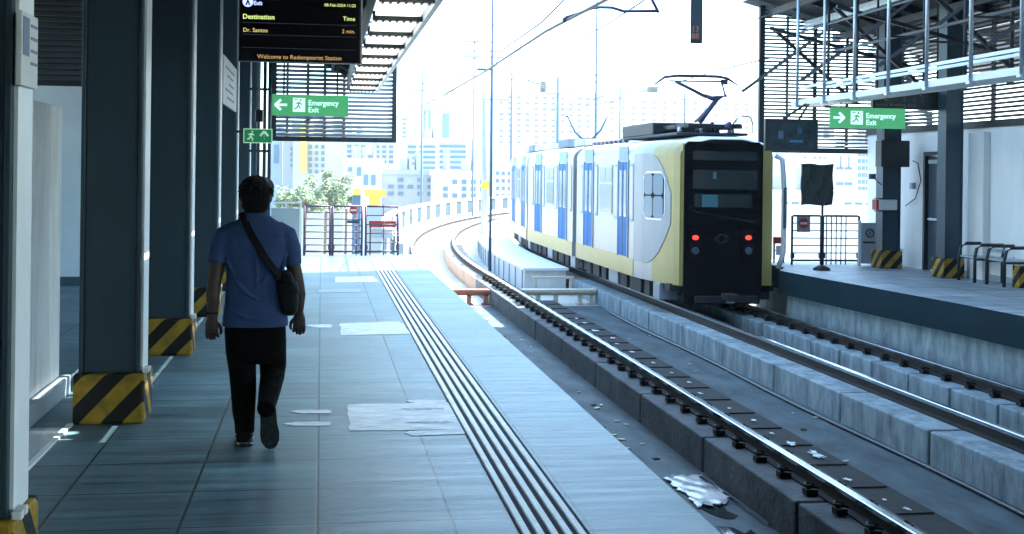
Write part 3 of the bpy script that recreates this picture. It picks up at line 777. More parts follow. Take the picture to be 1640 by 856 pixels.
# grey partition and end gates
root = empty('end_partition', (-.65, 25.6, 0), 'grey partition panel with top rail just right of the man', 'partition')
mb = MB(); mb.box((-1.0, 25.6, .1), (-.43, 25.66, .95)); mb.build('panel', 'greypanel', root, bevel=.01)
mb = MB(); mb.bar((-1.0, 25.63, 1.06), (-.40, 25.63, 1.06), .03, .03); mb.box((-.425, 25.6, 0), (-.385, 25.66, 1.08)); mb.box((-.72, 25.61, .951), (-.69, 25.65, 1.044)); mb.build('rail_frame', 'white', root)
def gate(x0, x1, y, h, nbars, label, m='rustpipe', vert=(), mesh=False):
    root = empty('end_gate', ((x0 + x1) / 2, y, 0), label, 'gate')
    mb = MB()
    for x in (x0, x1): mb.tube([(x, y, 0), (x, y, h)], .024, 8)
    mb.tube([(x0 + .02, y, h), (x1 - .02, y, h)], .02, 8); mb.tube([(x0 + .02, y, .08), (x1 - .02, y, .08)], .02, 8)
    mb.build('gate_frame', m, root)
    mb = MB()
    for k in range(1, nbars): mb.tube([(x0 + .02, y, .08 + (h - .08) * k / nbars), (x1 - .02, y, .08 + (h - .08) * k / nbars)], .011, 6)
    for x in vert: mb.tube([(x, y + .02, 0), (x, y + .02, h * .99)], .012, 6)
    mb.build('bars', m, root)
    for x in (x0 + .01, x1 - .01):
        mb = MB(); mb.box((x - .03, y - .035, .12), (x + .03, y + .03, .22)); mb.build('hinge', m, root)
    return root
xg = [onY(p, 408, 25.6).x for p in (487, 530, 579, 583, 637)]
gate(xg[0], xg[1] - .02, 25.6, 1.0, 7, 'left barred gate at the end of the near platform')
gate(xg[1] + .03, xg[2], 25.6, 1.0, 7, 'middle barred gate carrying a no entry sign at the platform end', vert=((xg[1] + xg[2]) / 2 + .2,))
gate(xg[3] + .03, xg[4], 25.6, 1.0, 5, 'right barred gate beside the track with a red barrier behind', vert=((xg[3] + xg[4]) / 2 + .05,))
def no_entry(px, py, y, r, label, plate=True):
    c = onY(px, py, y); root = empty('no_entry_sign', (c.x, y, c.z), label, 'sign')
    if plate:
        mb = MB(); mb.box((c.x - r * 1.35, y, c.z - r * 1.7), (c.x + r * 1.35, y + .015, c.z + r * 1.3)); mb.build('plate', 'greypanel', root)
    mb = MB(); mb.prism([(c.x + r * math.cos(t * math.pi / 10), y - .006, c.z + r * math.sin(t * math.pi / 10)) for t in range(20)], (0, .005, 0)); mb.build('red_disc', 'red', root)
    mb = MB(); mb.box((c.x - r * .72, y - .011, c.z - r * .2), (c.x + r * .72, y - .0065, c.z + r * .2)); mb.build('white_bar', 'white', root)
    return root
no_entry(566, 337, 25.55, .085, 'round red no entry sign on the middle end gate', False)
mb = MB(); a, b = onY(556, 353, 25.56), onY(576, 358, 25.56); mb.box((a.x, 25.55, b.z), (b.x, 25.57, a.z)); tag(mb.build('gate_plate', 'mast_b'), 'small blue plate below the no entry sign', 'plate')
def red_barrier(pa, pb, y, label):
    a, b = onY(*pa, y), onY(*pb, y); root = empty('folding_barrier', ((a.x + b.x) / 2, y, 0), label, 'barrier')
    mb = MB(); mb.box((a.x, y, a.z - .13), (b.x, y + .04, a.z)); mb.build('red_board', 'red', root)
    mb = MB()
    for x in (a.x + .03, b.x - .03): mb.bar((x, y + .045, 0), (x, y + .045, a.z - .01), .03, .03)
    for z in (.25, .5): mb.bar((a.x + .03, y + .05, z), (b.x - .03, y + .05, z), .02, .02)
    mb.build('legs', 'rustbeam', root)
    mb = MB(); mb.box((a.x + .06, y + .02, a.z - .36), (b.x - .06, y + .03, a.z - .17)); mb.build('white_board', 'white', root)
red_barrier((591, 354), (634, 354), 25.75, 'red and white folding barrier behind the right end gate')

# ================================================================== WALKING MAN
mz = lambda py: 1.7 + (273.7 - py) / 256.
mx = lambda px: (px - 410) / 256.
MO = Vector((-.397, 7.93, 0))
root = empty('person', MO, 'man in navy shirt and black trousers walking away with a shoulder bag', 'person')
def L(x, y, z): return MO + Vector((x, y, z))
skin = MB()
# head, neck, torso core
skin.ball(L(-.005, .02, 1.545), (.082, .098, .118), nu=20, nv=14)
skin.ball(L(-.005, .075, 1.50), (.056, .05, .065), nu=14, nv=10)
skin.tube([L(-.005, .118, 1.56), L(-.005, .135, 1.515)], [.010, .017], 8)             # nose
skin.tube([L(-.03, .108, 1.468), L(.02, .108, 1.468)], [.012, .012], 8)               # lips
for sg in (-1, 1):
    skin.ball(L(-.005 + sg * .036, .098, 1.555), (.016, .012, .010), nu=8, nv=6)       # eyes
    skin.ball(L(-.005 + sg * .088, .01, 1.535), (.014, .026, .036), nu=10, nv=8)       # ears
skin.tube([L(0, .0, 1.30), L(0, .0, 1.40), L(-.003, .01, 1.50)], [.085, .058, .056], 14)
skin.tube([L(0, 0, .74), L(0, 0, 1.0), L(0, 0, 1.22), L(0, -.005, 1.34)], [.155, .145, .16, .12], 16, ry=[.09, .085, .09, .07])
# arms: left swings back, right swings forward
armL = [L(-.175, 0, 1.325), L(-.213, -.01, 1.23), L(-.232, -.03, 1.12), L(-.248, -.05, 1.02), L(-.255, -.06, .92), L(-.256, -.055, .83), L(-.257, -.05, .79)]
armR = [L(.185, 0, 1.325), L(.212, .01, 1.23), L(.226, .02, 1.12), L(.250, .035, 1.02), L(.266, .07, .92), L(.266, .11, .83), L(.264, .125, .795)]
for A in (armL, armR): skin.tube(A, [.055, .052, .048, .044, .042, .031, .028], 12, ry=[.055, .052, .048, .046, .042, .027, .024])
def hand(wr, side, fwd):
    # palm hangs from the wrist; the back of the hand faces the camera and outwards, fingers curl forward
    W0 = Vector(wr)
    skin.tube([W0 + Vector((0, 0, .01)), W0 + Vector((side * .004, .0, -.035)), W0 + Vector((side * .004, .006, -.085))], [.030, .040, .041], 12, ry=[.021, .019, .017])
    lens = (.068, .078, .073, .056)
    for i in range(4):
        u = (i - 1.5) * .0215 * -side
        b0 = W0 + Vector((u + side * .004, .006, -.078)); ln = lens[i]
        skin.tube([b0, b0 + Vector((0, .010, -ln * .42)), b0 + Vector((-side * .004, .028 + .004 * fwd, -ln * .72)), b0 + Vector((-side * .008, .048, -ln * .80))], [.0098, .0092, .0085, .0072], 8)
    tb = W0 + Vector((-side * .026, .012, -.032))
    skin.tube([tb, tb + Vector((-side * .022, .014, -.028)), tb + Vector((-side * .026, .022, -.056)), tb + Vector((-side * .020, .028, -.074))], [.0145, .0125, .0108, .0088], 8)
hand(armL[-1], -1, 0); hand(armR[-1], 1, 1)
# legs core (inside the trousers) and ankles
skin.tube([L(-.085, 0, .80), L(-.075, .02, .45), L(-.066, .0, .25), L(-.055, -.01, .07)], [.075, .055, .048, .036], 12)
skin.tube([L(.095, .0, .80), L(.105, .10, .46), L(.092, -.08, .34), L(.08, -.235, .245)], [.075, .055, .048, .036], 12)
fuse(skin, 'body', 'skin', root, .0048, 3)
# hair
hb = MB()
hb.ball(L(-.005, .0, 1.572), (.103, .112, .100), nu=28, nv=20)
hb.tube([L(-.005, -.03, 1.56), L(-.005, -.045, 1.475), L(-.005, -.040, 1.445)], [.100, .084, .066], 20, ry=[.085, .062, .045])
hb.ball(L(.03, .04, 1.60), (.075, .075, .065), nu=16, nv=12)
for k in range(420):
    a = random.uniform(0, 2 * math.pi); t = random.uniform(.05, 1.9)
    d = Vector((math.sin(t) * math.cos(a), math.sin(t) * math.sin(a), math.cos(t)))
    if d.y > .55 and d.z < .5: continue
    q = L(-.005, .0, 1.572) + Vector((d.x * .098, d.y * .107, d.z * .095))
    hb.tube([q, q + d * random.uniform(.004, .012) + Vector((random.uniform(-.012, .012), random.uniform(-.01, .01), -.016))], [.009, .004], 5)
fuse(hb, 'hair', 'hair', root, .0034, 1)
# glasses
gb = MB()
for sg in (-1, 1):
    gb.tube([L(sg * .098, .0, 1.575), L(sg * .100, .10, 1.572)], .004, 6)
    gb.tube([L(-.005 + sg * .038 + .026 * math.cos(t), .125, 1.56 + .02 * math.sin(t)) for t in [i * math.pi / 6 for i in range(13)]], .003, 5, caps=False)
gb.build('glasses', 'black', root)
# shirt
sb = MB()
N = 28
def ring(z, cx, cy, rx, ry, e=2.5):
    out = []
    for i in range(N):
        a = 2 * math.pi * i / N; c, s_ = math.cos(a), math.sin(a)
        out.append(L(cx + rx * math.copysign(abs(c) ** (2 / e), c), cy + ry * math.copysign(abs(s_) ** (2 / e), s_), z))
    return out
sb.loft([ring(.735, 0, 0, .203, .132), ring(.78, 0, 0, .200, .132), ring(.88, -.002, 0, .186, .126), ring(1.0, -.002, 0, .178, .122), ring(1.1, -.002, -.002, .180, .122), ring(1.2, 0, -.005, .192, .122),
         ring(1.28, 0, -.008, .200, .116), ring(1.335, 0, -.008, .192, .10), ring(1.372, 0, -.005, .155, .088), ring(1.402, 0, 0, .105, .08), ring(1.425, 0, .004, .078, .076)], smooth=True)
sb.tube([L(-.003, .004, 1.39), L(-.003, .006, 1.432), L(-.003, .008, 1.462)], [.079, .074, .070], 20, ry=[.078, .074, .070])   # collar
sb.tube([L(-.12, 0, 1.335), L(-.182, -.003, 1.295), L(-.216, -.012, 1.22), L(-.232, -.028, 1.125)], [.06, .070, .064, .059], 18, ry=[.07, .080, .074, .070])
sb.tube([L(.12, 0, 1.335), L(.182, .003, 1.295), L(.211, .012, 1.22), L(.224, .022, 1.115)], [.06, .070, .064, .058], 18, ry=[.07, .080, .074, .070])
for pts in (([-.12, -.118, 1.02], [-.05, -.128, .95], [.03, -.126, .90]), ([.14, -.10, 1.12], [.06, -.126, 1.03], [-.01, -.124, .97]), ([-.15, -.10, .84], [-.06, -.130, .80], [.05, -.132, .79]), ([.0, -.126, 1.24], [.015, -.124, 1.08], [.01, -.124, .98]), ([-.18, -.05, 1.24], [-.165, -.09, 1.13], [-.12, -.118, 1.05]), ([.19, -.05, 1.22], [.17, -.088, 1.1], [.14, -.11, 1.0])):
    sb.tube([L(*p) for p in pts], [.004, .012, .003], 6)       # cloth folds
fuse(sb, 'shirt', 'shirt', root, .0062, 4)
# trousers
tb_ = MB()
tb_.loft([ring(.50, 0, .0, .09, .06), ring(.545, 0, .0, .135, .09), ring(.60, 0, 0, .172, .112), ring(.70, 0, 0, .186, .122), ring(.80, 0, 0, .180, .118)], smooth=True)
tb_.tube([L(-.092, 0, .72), L(-.086, .012, .57), L(-.076, .022, .45), L(-.068, .015, .33), L(-.064, .0, .20), L(-.056, -.012, .115), L(-.056, -.010, .075)], [.097, .094, .084, .079, .071, .060, .060], 18, ry=[.112, .096, .084, .078, .072, .068, .068])
tb_.tube([L(.092, 0, .72), L(.098, .05, .58), L(.108, .105, .47), L(.106, .055, .405), L(.096, -.06, .345), L(.084, -.20, .275), L(.080, -.245, .255)], [.097, .094, .084, .076, .068, .056, .054], 18, ry=[.112, .096, .084, .082, .074, .062, .060])
for x, y, z, q in ((.108, .0, .42, .075), (.10, -.09, .36, .066), (-.068, .0, .40, .075), (-.058, -.01, .10, .06), (-.058, -.012, .135, .062)):
    tb_.tube([L(x - q, y - .03, z + .01), L(x, y - q * 1.06, z), L(x + q, y - .03, z + .014)], [.005, .011, .005], 6)
fuse(tb_, 'trousers', 'trousers', root, .0062, 3)
# shoes: left flat on the ground, right pushed up on its toe
def shoe(B, label=None):
    """B maps shoe space (x across, y towards the toe, z up) to the world"""
    st = [(-.140, .034, .0), (-.125, .046, 0), (-.06, .046, 0), (0, .046, 0), (.06, .054, 0), (.11, .050, 0), (.145, .032, 0), (.157, .015, 0)]
    def prof(w_, z0, z1, y, k=1.):
        return [B @ Vector((w_ * math.cos(a), y, z0 + (z1 - z0) * (.5 + .5 * math.sin(a)))) for a in [2 * math.pi * i / 14 for i in range(14)]]
    top = [.085, .098, .098, .088, .070, .056, .046, .034]
    up = MB(); up.loft([prof(w_ * .96, .02, t, y) for (y, w_, _), t in zip(st, top)], smooth=True)
    up.tube([B @ Vector((0, -.075, .06)), B @ Vector((0, -.07, .115))], [.044, .041], 14, ref=(1, 0, 0))
    so = fuse(up, 'shoe', 'shoe', root, .005, 2)
    sl = MB()
    sl.loft([[B @ Vector((sx * w_ * 1.06, y, z)) for sx, z in ((-1, .0), (1, .0), (1, .026), (-1, .026))] for (y, w_, _) in st], 0)
    s1 = sl.build('sole', 'sole', so, bevel=.004)
    gr = MB()
    for k in range(9):
        y = -.11 + k * .028; w_ = .026
        gr.hexa([B @ Vector(q) for q in ((-w_, y, -.003), (w_, y, -.003), (w_, y + .012, -.003), (-w_, y + .012, -.003), (-w_, y, .002), (w_, y, .002), (w_, y + .012, .002), (-w_, y + .012, .002))])
    gr.build('tread', 'sole', so)
    eg = MB(); eg.loft([[B @ Vector((sx * w_ * 1.10, y, z)) for sx, z in ((-1, .010), (1, .010), (1, .022), (-1, .022))] for (y, w_, _) in st]); eg.build('sole_edge', 'sole_pale', so)
T = Matrix.Translation
shoe(T(L(-.060, .06, .003)) @ Matrix.Rotation(R(4), 4, 'Z'))
# heel up: shoe y axis points down and slightly forward
toe = L(.112, -.19, .012)
ydir = Vector((.085, .10, -.99)).normalized(); xdir = Vector((1, .05, .08)); xdir = (xdir - ydir * xdir.dot(ydir)).normalized(); zdir = xdir.cross(ydir)
B = Matrix((xdir, ydir, zdir)).transposed().to_4x4(); B.translation = toe - ydir * .15
shoe(B)
# bracelet
bb = MB(); bb.tube([L(-.257 + .034 * math.cos(t), -.052 + .030 * math.sin(t), .822) for t in [i * math.pi / 8 for i in range(17)]], .005, 6, caps=False); bb.build('bracelet', 'bag', root)

# shoulder bag, strap over the left shoulder
root = empty('shoulder_bag', L(.19, -.04, .80), 'black sling bag hanging at the right hip of the walking man', 'bag')
bg = MB()
def bring(z, cx, rx, cy, ry): return [L(cx + rx * math.copysign(abs(math.cos(a)) ** .7, math.cos(a)), cy + ry * math.copysign(abs(math.sin(a)) ** .7, math.sin(a)), z) for a in [2 * math.pi * i / 18 for i in range(18)]]
bg.loft([bring(.805, .215, .022, -.05, .05), bring(.83, .212, .050, -.045, .09), bring(.92, .205, .062, -.045, .11), bring(1.0, .192, .062, -.045, .105), bring(1.06, .182, .045, -.05, .08), bring(1.085, .176, .025, -.055, .05)], smooth=True)
pouch = fuse(bg, 'pouch', 'bag', root, .006, 2)
fl_ = MB(); fl_.loft([bring(.95, .207, .068, -.047, .116), bring(.955, .207, .068, -.047, .116), bring(1.0, .193, .067, -.047, .111), bring(1.02, .19, .062, -.047, .10)], smooth=True); fl_.build('flap', 'bag', root)
def strap(pts, wd):
    mb = MB(); pts = [Vector(p) for p in pts]; rings = []
    for i, p in enumerate(pts):
        t = (pts[min(i + 1, len(pts) - 1)] - pts[max(i - 1, 0)]).normalized()
        nrm = (p - L(0, 0, p.z)); nrm.z = .35 if p.z > 1.36 else 0
        nrm = (nrm - t * nrm.dot(t)).normalized(); sd_ = t.cross(nrm)
        rings.append([p + sd_ * wd, p + sd_ * wd + nrm * .005, p - sd_ * wd + nrm * .005, p - sd_ * wd])
    mb.loft(rings); return mb
strap([L(-.085, .0, 1.437), L(-.078, -.055, 1.415), L(-.055, -.098, 1.365), L(-.025, -.122, 1.31), L(.02, -.134, 1.235), L(.065, -.135, 1.16), L(.11, -.133, 1.10), L(.15, -.125, 1.055), L(.172, -.105, 1.03), L(.178, -.09, 1.0)], .022).build('strap', 'bag', root)
strap([L(-.085, .0, 1.437), L(-.075, .06, 1.415), L(-.05, .10, 1.35), L(.0, .125, 1.26), L(.06, .130, 1.16), L(.12, .118, 1.08), L(.165, .07, 1.02), L(.185, .02, .98)], .02).build('strap', 'bag', root)

# ================================================================== FAR PLATFORM
for (pa, lb) in (((1407, 430), 'far platform column behind the black box monitor, left of the door'), ((1507, 446), 'far platform column between the door and the metal bench')):
    c = onZ(*pa, 0)
    y = 22.2 if pa[0] < 1450 else 20.0
    xa = onY(pa[0] + 3, 430, y).x; wdt = .36 if y > 21 else .32
    column(y, lb, xa + .03, xa + .03 + wdt, .3, 5.0, 'hazard based columns on the far platform')
root = empty('station_wall', (11.2, 18, 0), 'pale grey station wall on the right with louvres above', 'wall')
mb = MB(); mb.box((11.15, 6, 0), (11.35, 21.15, 2.58)); mb.box((11.15, 21.9, 0), (11.35, 24.4, 2.58)); mb.box((11.15, 21.15, 2.15), (11.35, 21.9, 2.58)); mb.build('plaster', 'wall_lit', root)
mb = MB(); mb.box((11.11, 6, 2.581), (11.36, 24.4, 2.70)); mb.build('coping', 'frame', root)
mb = MB()
z = 2.76
while z < 4.75: mb.obox((11.25, 15.2, z), (.03, 0, .02), (0, 9.2, 0), (-.004, 0, .006)); z += .075
mb.build('louvre_panel', 'louver', root)
for k in range(11):
    y = 6.2 + k * 1.7
    mb = MB(); mb.box((11.29, y, 2.701), (11.35, y + .06, 4.7)); mb.build('louvre_post', 'frame', root)
mb = MB(); mb.box((11.17, 6, 0), (11.149, 21.1, .1)); mb.build('skirting', 'kerb', root)
root = empty('service_door', (11.16, 21.5, 0), 'dark service door with a push bar in the pale right wall', 'door')
mb = MB(); mb.box((11.2, 21.19, .01), (11.25, 21.86, 2.12)); mb.build('leaf', 'door', root)
mb = MB(); mb.box((11.12, 21.10, 0), (11.26, 21.188, 2.2)); mb.box((11.12, 21.862, 0), (11.26, 21.93, 2.2)); mb.box((11.12, 21.189, 2.125), (11.26, 21.861, 2.2)); mb.build('frame', 'frame', root)
mb = MB(); mb.tube([(11.16, 21.25, .95), (11.16, 21.78, .95)], .022, 8); mb.box((11.17, 21.26, .92), (11.199, 21.3, .98)); mb.box((11.17, 21.72, .92), (11.199, 21.76, .98)); mb.build('push_bar', 'white', root)
mb = MB(); mb.box((11.13, 21.4, 1.98), (11.199, 21.75, 2.05)); mb.build('closer', 'galv', root)
mb = MB(); mb.box((11.142, 21.2, 2.3), (11.149, 21.42, 2.5)); tag(mb.build('door_sign', 'exit_dw'), 'small pale green sign on the wall above the service door', 'sign')
mb = MB(); mb.box((11.13, 18.35, 1.55), (11.149, 18.6, 2.2)); mb.box((11.128, 18.37, 1.57), (11.13, 18.58, 1.7)); tag(mb.build('wall_notice', 'paper'), 'pale notice on the right wall at the edge of the photo', 'notice')
# buttress in the right wall
mb = MB(); mb.box((11.02, 19.6, .0), (11.148, 20.1, 2.5)); tag(mb.build('wall_pier', 'wall_lit', bevel=.01), 'shallow pale pier standing against the right wall by the bench', 'pier')

# bench: two bent tube armchairs in steel
def bench(px, py, label):
    c = onZ(px, py, 0)
    root = empty('metal_bench', c, label, 'bench', 'bent tube bench seats')
    dk = MB()
    for yy in (-.26, .26):
        dk.tube([c + Vector(p) for p in ((-.28, yy, 0), (-.28, yy, .42), (-.25, yy, .56), (-.15, yy, .62), (.22, yy, .62))], .028, 8)
        dk.tube([c + Vector(p) for p in ((.2, yy, .0), (.2, yy, .42), (.26, yy, .62), (.30, yy, .85))], .022, 8)
        dk.tube([c + Vector(p) for p in ((-.28, yy, .38), (.22, yy, .38))], .018, 8)
    dk.build('frame', 'frame', root)
    st = MB()
    for k in range(6): st.obox(c + Vector((-.24 + k * .09, 0, .41)), (.035, 0, 0), (0, .29, 0), (0, 0, .012))
    st.build('seat', 'galv', root)
    bk = MB()
    for k in range(4): bk.obox(c + Vector((.23 + k * .022, 0, .52 + k * .10)), (.012, 0, .0), (0, .29, 0), (.006, 0, .03))
    bk.tube([c + Vector((.32, -.3, .84)), c + Vector((.34, -.15, .93)), c + Vector((.34, .1, .93)), c + Vector((.32, .3, .84))], .02, 8)
    bk.build('backrest', 'galv', root)
    return root
bench(1573, 451, 'left seat of the bent metal bench by the right wall')
bench(1620, 458, 'right seat of the bent metal bench at the photo edge')

# bollard base at extreme right edge
c = onZ(1632, 462, 0); mb = MB(); mb.box((c.x, c.y, 0), (c.x + .2, c.y + .2, .34)); tag(mb.build('hazard_block', 'hazard', bevel=.01), 'hazard striped block beyond the bench at right edge', 'block')

# fences at the end of the far platform
gx = [onY(p, 424, 23.2).x for p in (1232, 1268, 1316, 1375)]
gate(gx[1], gx[2] - .02, 23.2, .95, 6, 'barred gate left of the black sign stand on the far platform', 'frame')
gate(gx[2] + .02, gx[3], 23.2, .95, 6, 'barred gate right of the black sign stand on the far platform', 'frame', vert=[gx[2] + .1 * k for k in range(1, 6)])
no_entry(1287, 358, 23.12, .10, 'no entry sign on a grey plate hung on the far platform gate')
red_barrier((1239, 380), (1259, 380), 23.6, 'red topped folding barrier beside the train at the far platform end')
a, b = onY(1380, 357, 22.9), onY(1406, 428, 22.9)
root = empty('notice_panel', ((a.x + b.x) / 2, 22.9, 0), 'grey standing notice panel with a round symbol by the far column', 'notice')
mb = MB(); mb.box((a.x, 22.9, .04), (b.x, 22.94, a.z)); mb.build('panel', 'greypanel', root, bevel=.005)
mb = MB(); mb.box((a.x - .05, 22.91, 0), (a.x - .001, 22.95, a.z + .04)); mb.box((b.x + .001, 22.91, 0), (b.x + .05, 22.95, a.z + .04)); mb.build('frame', 'white', root)
mb = MB(); c = Vector(((a.x + b.x) / 2, 22.895, a.z - .2)); mb.tube([c + Vector((.08 * math.cos(t), 0, .08 * math.sin(t))) for t in [i * math.pi / 8 for i in range(17)]], .012, 6, caps=False)
mb.bar(c + Vector((-.0, 0, -.05)), c + Vector((0, 0, .05)), .01, .035); mb.build('round_symbol', 'frame', root)
mb = MB(); mb.box((a.x + .03, 22.893, a.z - .40), (b.x - .03, 22.899, a.z - .365)); mb.build('printed_bar', 'frame', root)

# black covered sign on a stand
c = onZ(1316, 433, 0); root = empty('sign_stand', c, 'sign wrapped in dark cloth on a thin pole, standing on the far platform', 'sign stand')
mb = MB(); mb.tube([c, c + Vector((0, 0, .04)), c + Vector((0, 0, .10))], [.16, .15, .05], 14); mb.build('foot', 'black', root)
mb = MB(); mb.tube([c + Vector((0, 0, .1)), c + Vector((0, 0, 1.3))], .022, 8); mb.build('pole', 'frame', root)
a, b = onY(1285, 263, c.y - .05), onY(1334, 329, c.y - .05)
mb = MB(); n_ = 9
g = [[Vector((a.x + (b.x - a.x) * i / 8 + .012 * math.sin(j * 1.1 + i), c.y - .05 + .012 * math.sin(i * 1.7 + j * .9), a.z + (b.z - a.z) * j / 8 + .012 * math.sin(i * .9))) for i in range(9)] for j in range(9)]
fr = [q for row in g for q in row]; bk_ = [q + Vector((0, .06, 0)) for q in fr]
fs = []
for j in range(8):
    for i in range(8):
        k = j * 9 + i; fs += [(k, k + 9, k + 10, k + 1), (81 + k, 81 + k + 1, 81 + k + 10, 81 + k + 9)]
for i in range(8): fs += [(i, i + 1, 82 + i, 81 + i), (72 + i, 153 + i, 154 + i, 73 + i), (i * 9, 81 + i * 9, 90 + i * 9, 9 + i * 9), (i * 9 + 8, i * 9 + 17, 98 + i * 9, 89 + i * 9)]
mb.add(fr + bk_, fs); mb.build('cloth_cover', 'sack', root)

# black box + red extinguisher boxes on the far column
a, b = onY(1412, 225, 21.9), onY(1457, 268, 21.9)
mb = MB(); mb.box((a.x, 21.9, b.z), (b.x, 22.16, a.z)); mb.box((a.x + .1, 22.0, a.z), (a.x + .2, 22.1, a.z + .35)); tag(mb.build('box_monitor', 'black', bevel=.01), 'black box monitor high on the left far platform column', 'monitor')
a, b = onY(1404, 320, 21.95), onY(1437, 337, 21.95)
root = empty('alarm_box', ((a.x + b.x) / 2, 22, b.z), 'white and red alarm box strapped to the far platform column', 'alarm box')
mb = MB(); mb.box((a.x + .05, 21.95, b.z), (b.x, 22.15, a.z)); mb.build('case', 'white', root, bevel=.006)
mb = MB(); mb.box((a.x, 21.96, b.z), (a.x + .049, 22.14, a.z)); mb.build('red_end', 'red', root)
mb = MB()
for z in (a.z + .01, b.z - .03): mb.box((a.x + .02, 21.93, z), (b.x + .04, 22.1, z + .02))
mb.build('strap', 'frame', root)
# small lamp arm and cables by that column
p = onY(1397, 283, 22.1); mb = MB(); mb.box((p.x - .05, 22.05, p.z - .05), (p.x + .05, 22.15, p.z + .05)); mb.bar(p, onY(1412, 297, 22.15), .015, .015); tag(mb.build('camera_arm', 'mast_b'), 'small blue camera on an arm left of the far column', 'camera')
mb = MB(); mb.tube([onX(1462, 258, 11.1), onX(1470, 262, 11.1), onX(1475, 290, 11.1), onX(1466, 318, 11.1), onX(1450, 330, 11.1)], .012, 6); tag(mb.build('wall_cable', 'black'), 'dark cable looping down the wall left of the service door', 'cable')
mb = MB(); p = onX(1462, 298, 11.12); mb.box((11.08, p.y - .06, p.z - .06), (11.148, p.y + .06, p.z + .06)); tag(mb.build('junction_box', 'greypanel', bevel=.005), 'small grey junction box on the wall by the cable', 'box')

# screen and frame beyond (right louvre)
def ztop2(z): return 8.8 + (5.22 - z) / .257
louvre_screen(8.82, 12.6, 2.2, 5.2, 24.5, .075, 'large sloping topped louvre screen behind the far platform', [(9.45, .04), (10.05, .07), (10.75, .05), (11.4, .05)], 'louver', ztop=ztop2, depth=.058, tilt=46)

# roof two
root = empty('far_canopy', (10, 0, 4.2), 'dark sloping steel roof over the far platform', 'canopy')
def zr2(x): return 5.32 - (x - 8.8) * .257
mb = MB(); mb.hexa([(8.1, -30, zr2(8.1)), (14, -30, zr2(14)), (14, 25, zr2(14)), (8.1, 25, zr2(8.1)), (8.1, -30, zr2(8.1) + .06), (14, -30, zr2(14) + .06), (14, 25, zr2(14) + .06), (8.1, 25, zr2(8.1) + .06)])
mb.build('roof_sheet', 'deckroof', root)
for k in range(10):
    y = 24.55 - k * 1.55
    mb = MB(); mb.bar((8.1, y, zr2(8.1) - .08), (13.5, y, zr2(13.5) - .08), .11, .14); mb.build('rafter', 'purlin' if k else 'galv_white', root)
for x in (8.2, 9.0, 9.8, 10.6, 11.4):
    mb = MB(); mb.box((x - .04, 4, zr2(x) - .30), (x + .04, 24.9, zr2(x) - .17)); mb.build('purlin', 'galv' if x in (8.2, 9.8, 11.4) else 'purlin', root)
for k in range(5):
    y = 24.0 - k * 3.1
    for p_, q_, t_ in (((8.3, y, 3.4), (9.8, y - 1.4, 4.75), .05), ((10.6, y, 3.3), (8.9, y, 4.7), .06), ((8.3, y - 1.5, 4.5), (11.1, y - 1.5, 3.85), .06)):
        mb = MB(); mb.bar(p_, q_, t_, t_); mb.build('brace', 'purlin', root)
mb = MB(); mb.box((8.02, -30, zr2(8.1) - .1), (8.09, 25, zr2(8.1) + .12)); mb.build('eave_gutter', 'white_strip', root)

mb = MB(); mb.box((8.3, -30, 5.6), (14, 24.0, 13)); mb.build('light_block_wall', 'wall', root)  # added out of view to keep sun off the platforms and near tracks

# hanging cable gantry
root = empty('cable_gantry', (8.4, 17, 2.97), 'white cable tray gantry hung on steel rods above the far platform edge', 'gantry')
mb = MB(); mb.box((8.28, 2, 2.965), (8.33, 21.3, 3.06)); mb.box((8.78, 2, 2.965), (8.83, 21.3, 3.06)); mb.box((8.331, 2, 2.97), (8.779, 21.3, 2.99)); mb.build('tray', 'galv_white', root)
mb = MB(); mb.bar((8.30, 2, 3.27), (8.30, 21.0, 3.27), .045, .045); mb.bar((8.81, 2, 3.30), (8.81, 21.0, 3.30), .045, .045); mb.build('upper_rail', 'galv', root)
mb = MB(); mb.bar((8.30, 2, 4.25), (8.30, 21.0, 4.25), .03, .03); mb.bar((8.81, 2, 3.9), (8.81, 21.0, 3.9), .03, .04); mb.build('top_rail', 'purlin', root)
for k in range(12):
    y = 21.0 - k * 1.19
    for x in (8.27, 8.84):
        mb = MB(); mb.tube([(x, y, 2.95), (x, y, zr2(x) - .15)], .028, 8); mb.box((x - .045, y - .045, 2.93), (x + .045, y + .045, 2.964)); mb.build('hanger', 'galv' if x < 8.5 else 'purlin', root)
    mb = MB(); mb.bar((8.30, y, 3.6 + .2 * (k % 2)), (8.81, y, 3.6 + .2 * (k % 2)), .03, .03); mb.build('cross_bar', 'purlin', root)
mb = MB()
for k, (x, r) in enumerate(((8.42, .022), (8.5, .03), (8.58, .018), (8.66, .025))): mb.tube([(x, 2, 3.0 + r)] + [(x + .01 * math.sin(j * 2.1 + k), 4 + j * 2.1, 3.0 + r) for j in range(9)], r, 6)
mb.build('cable', 'black', root)

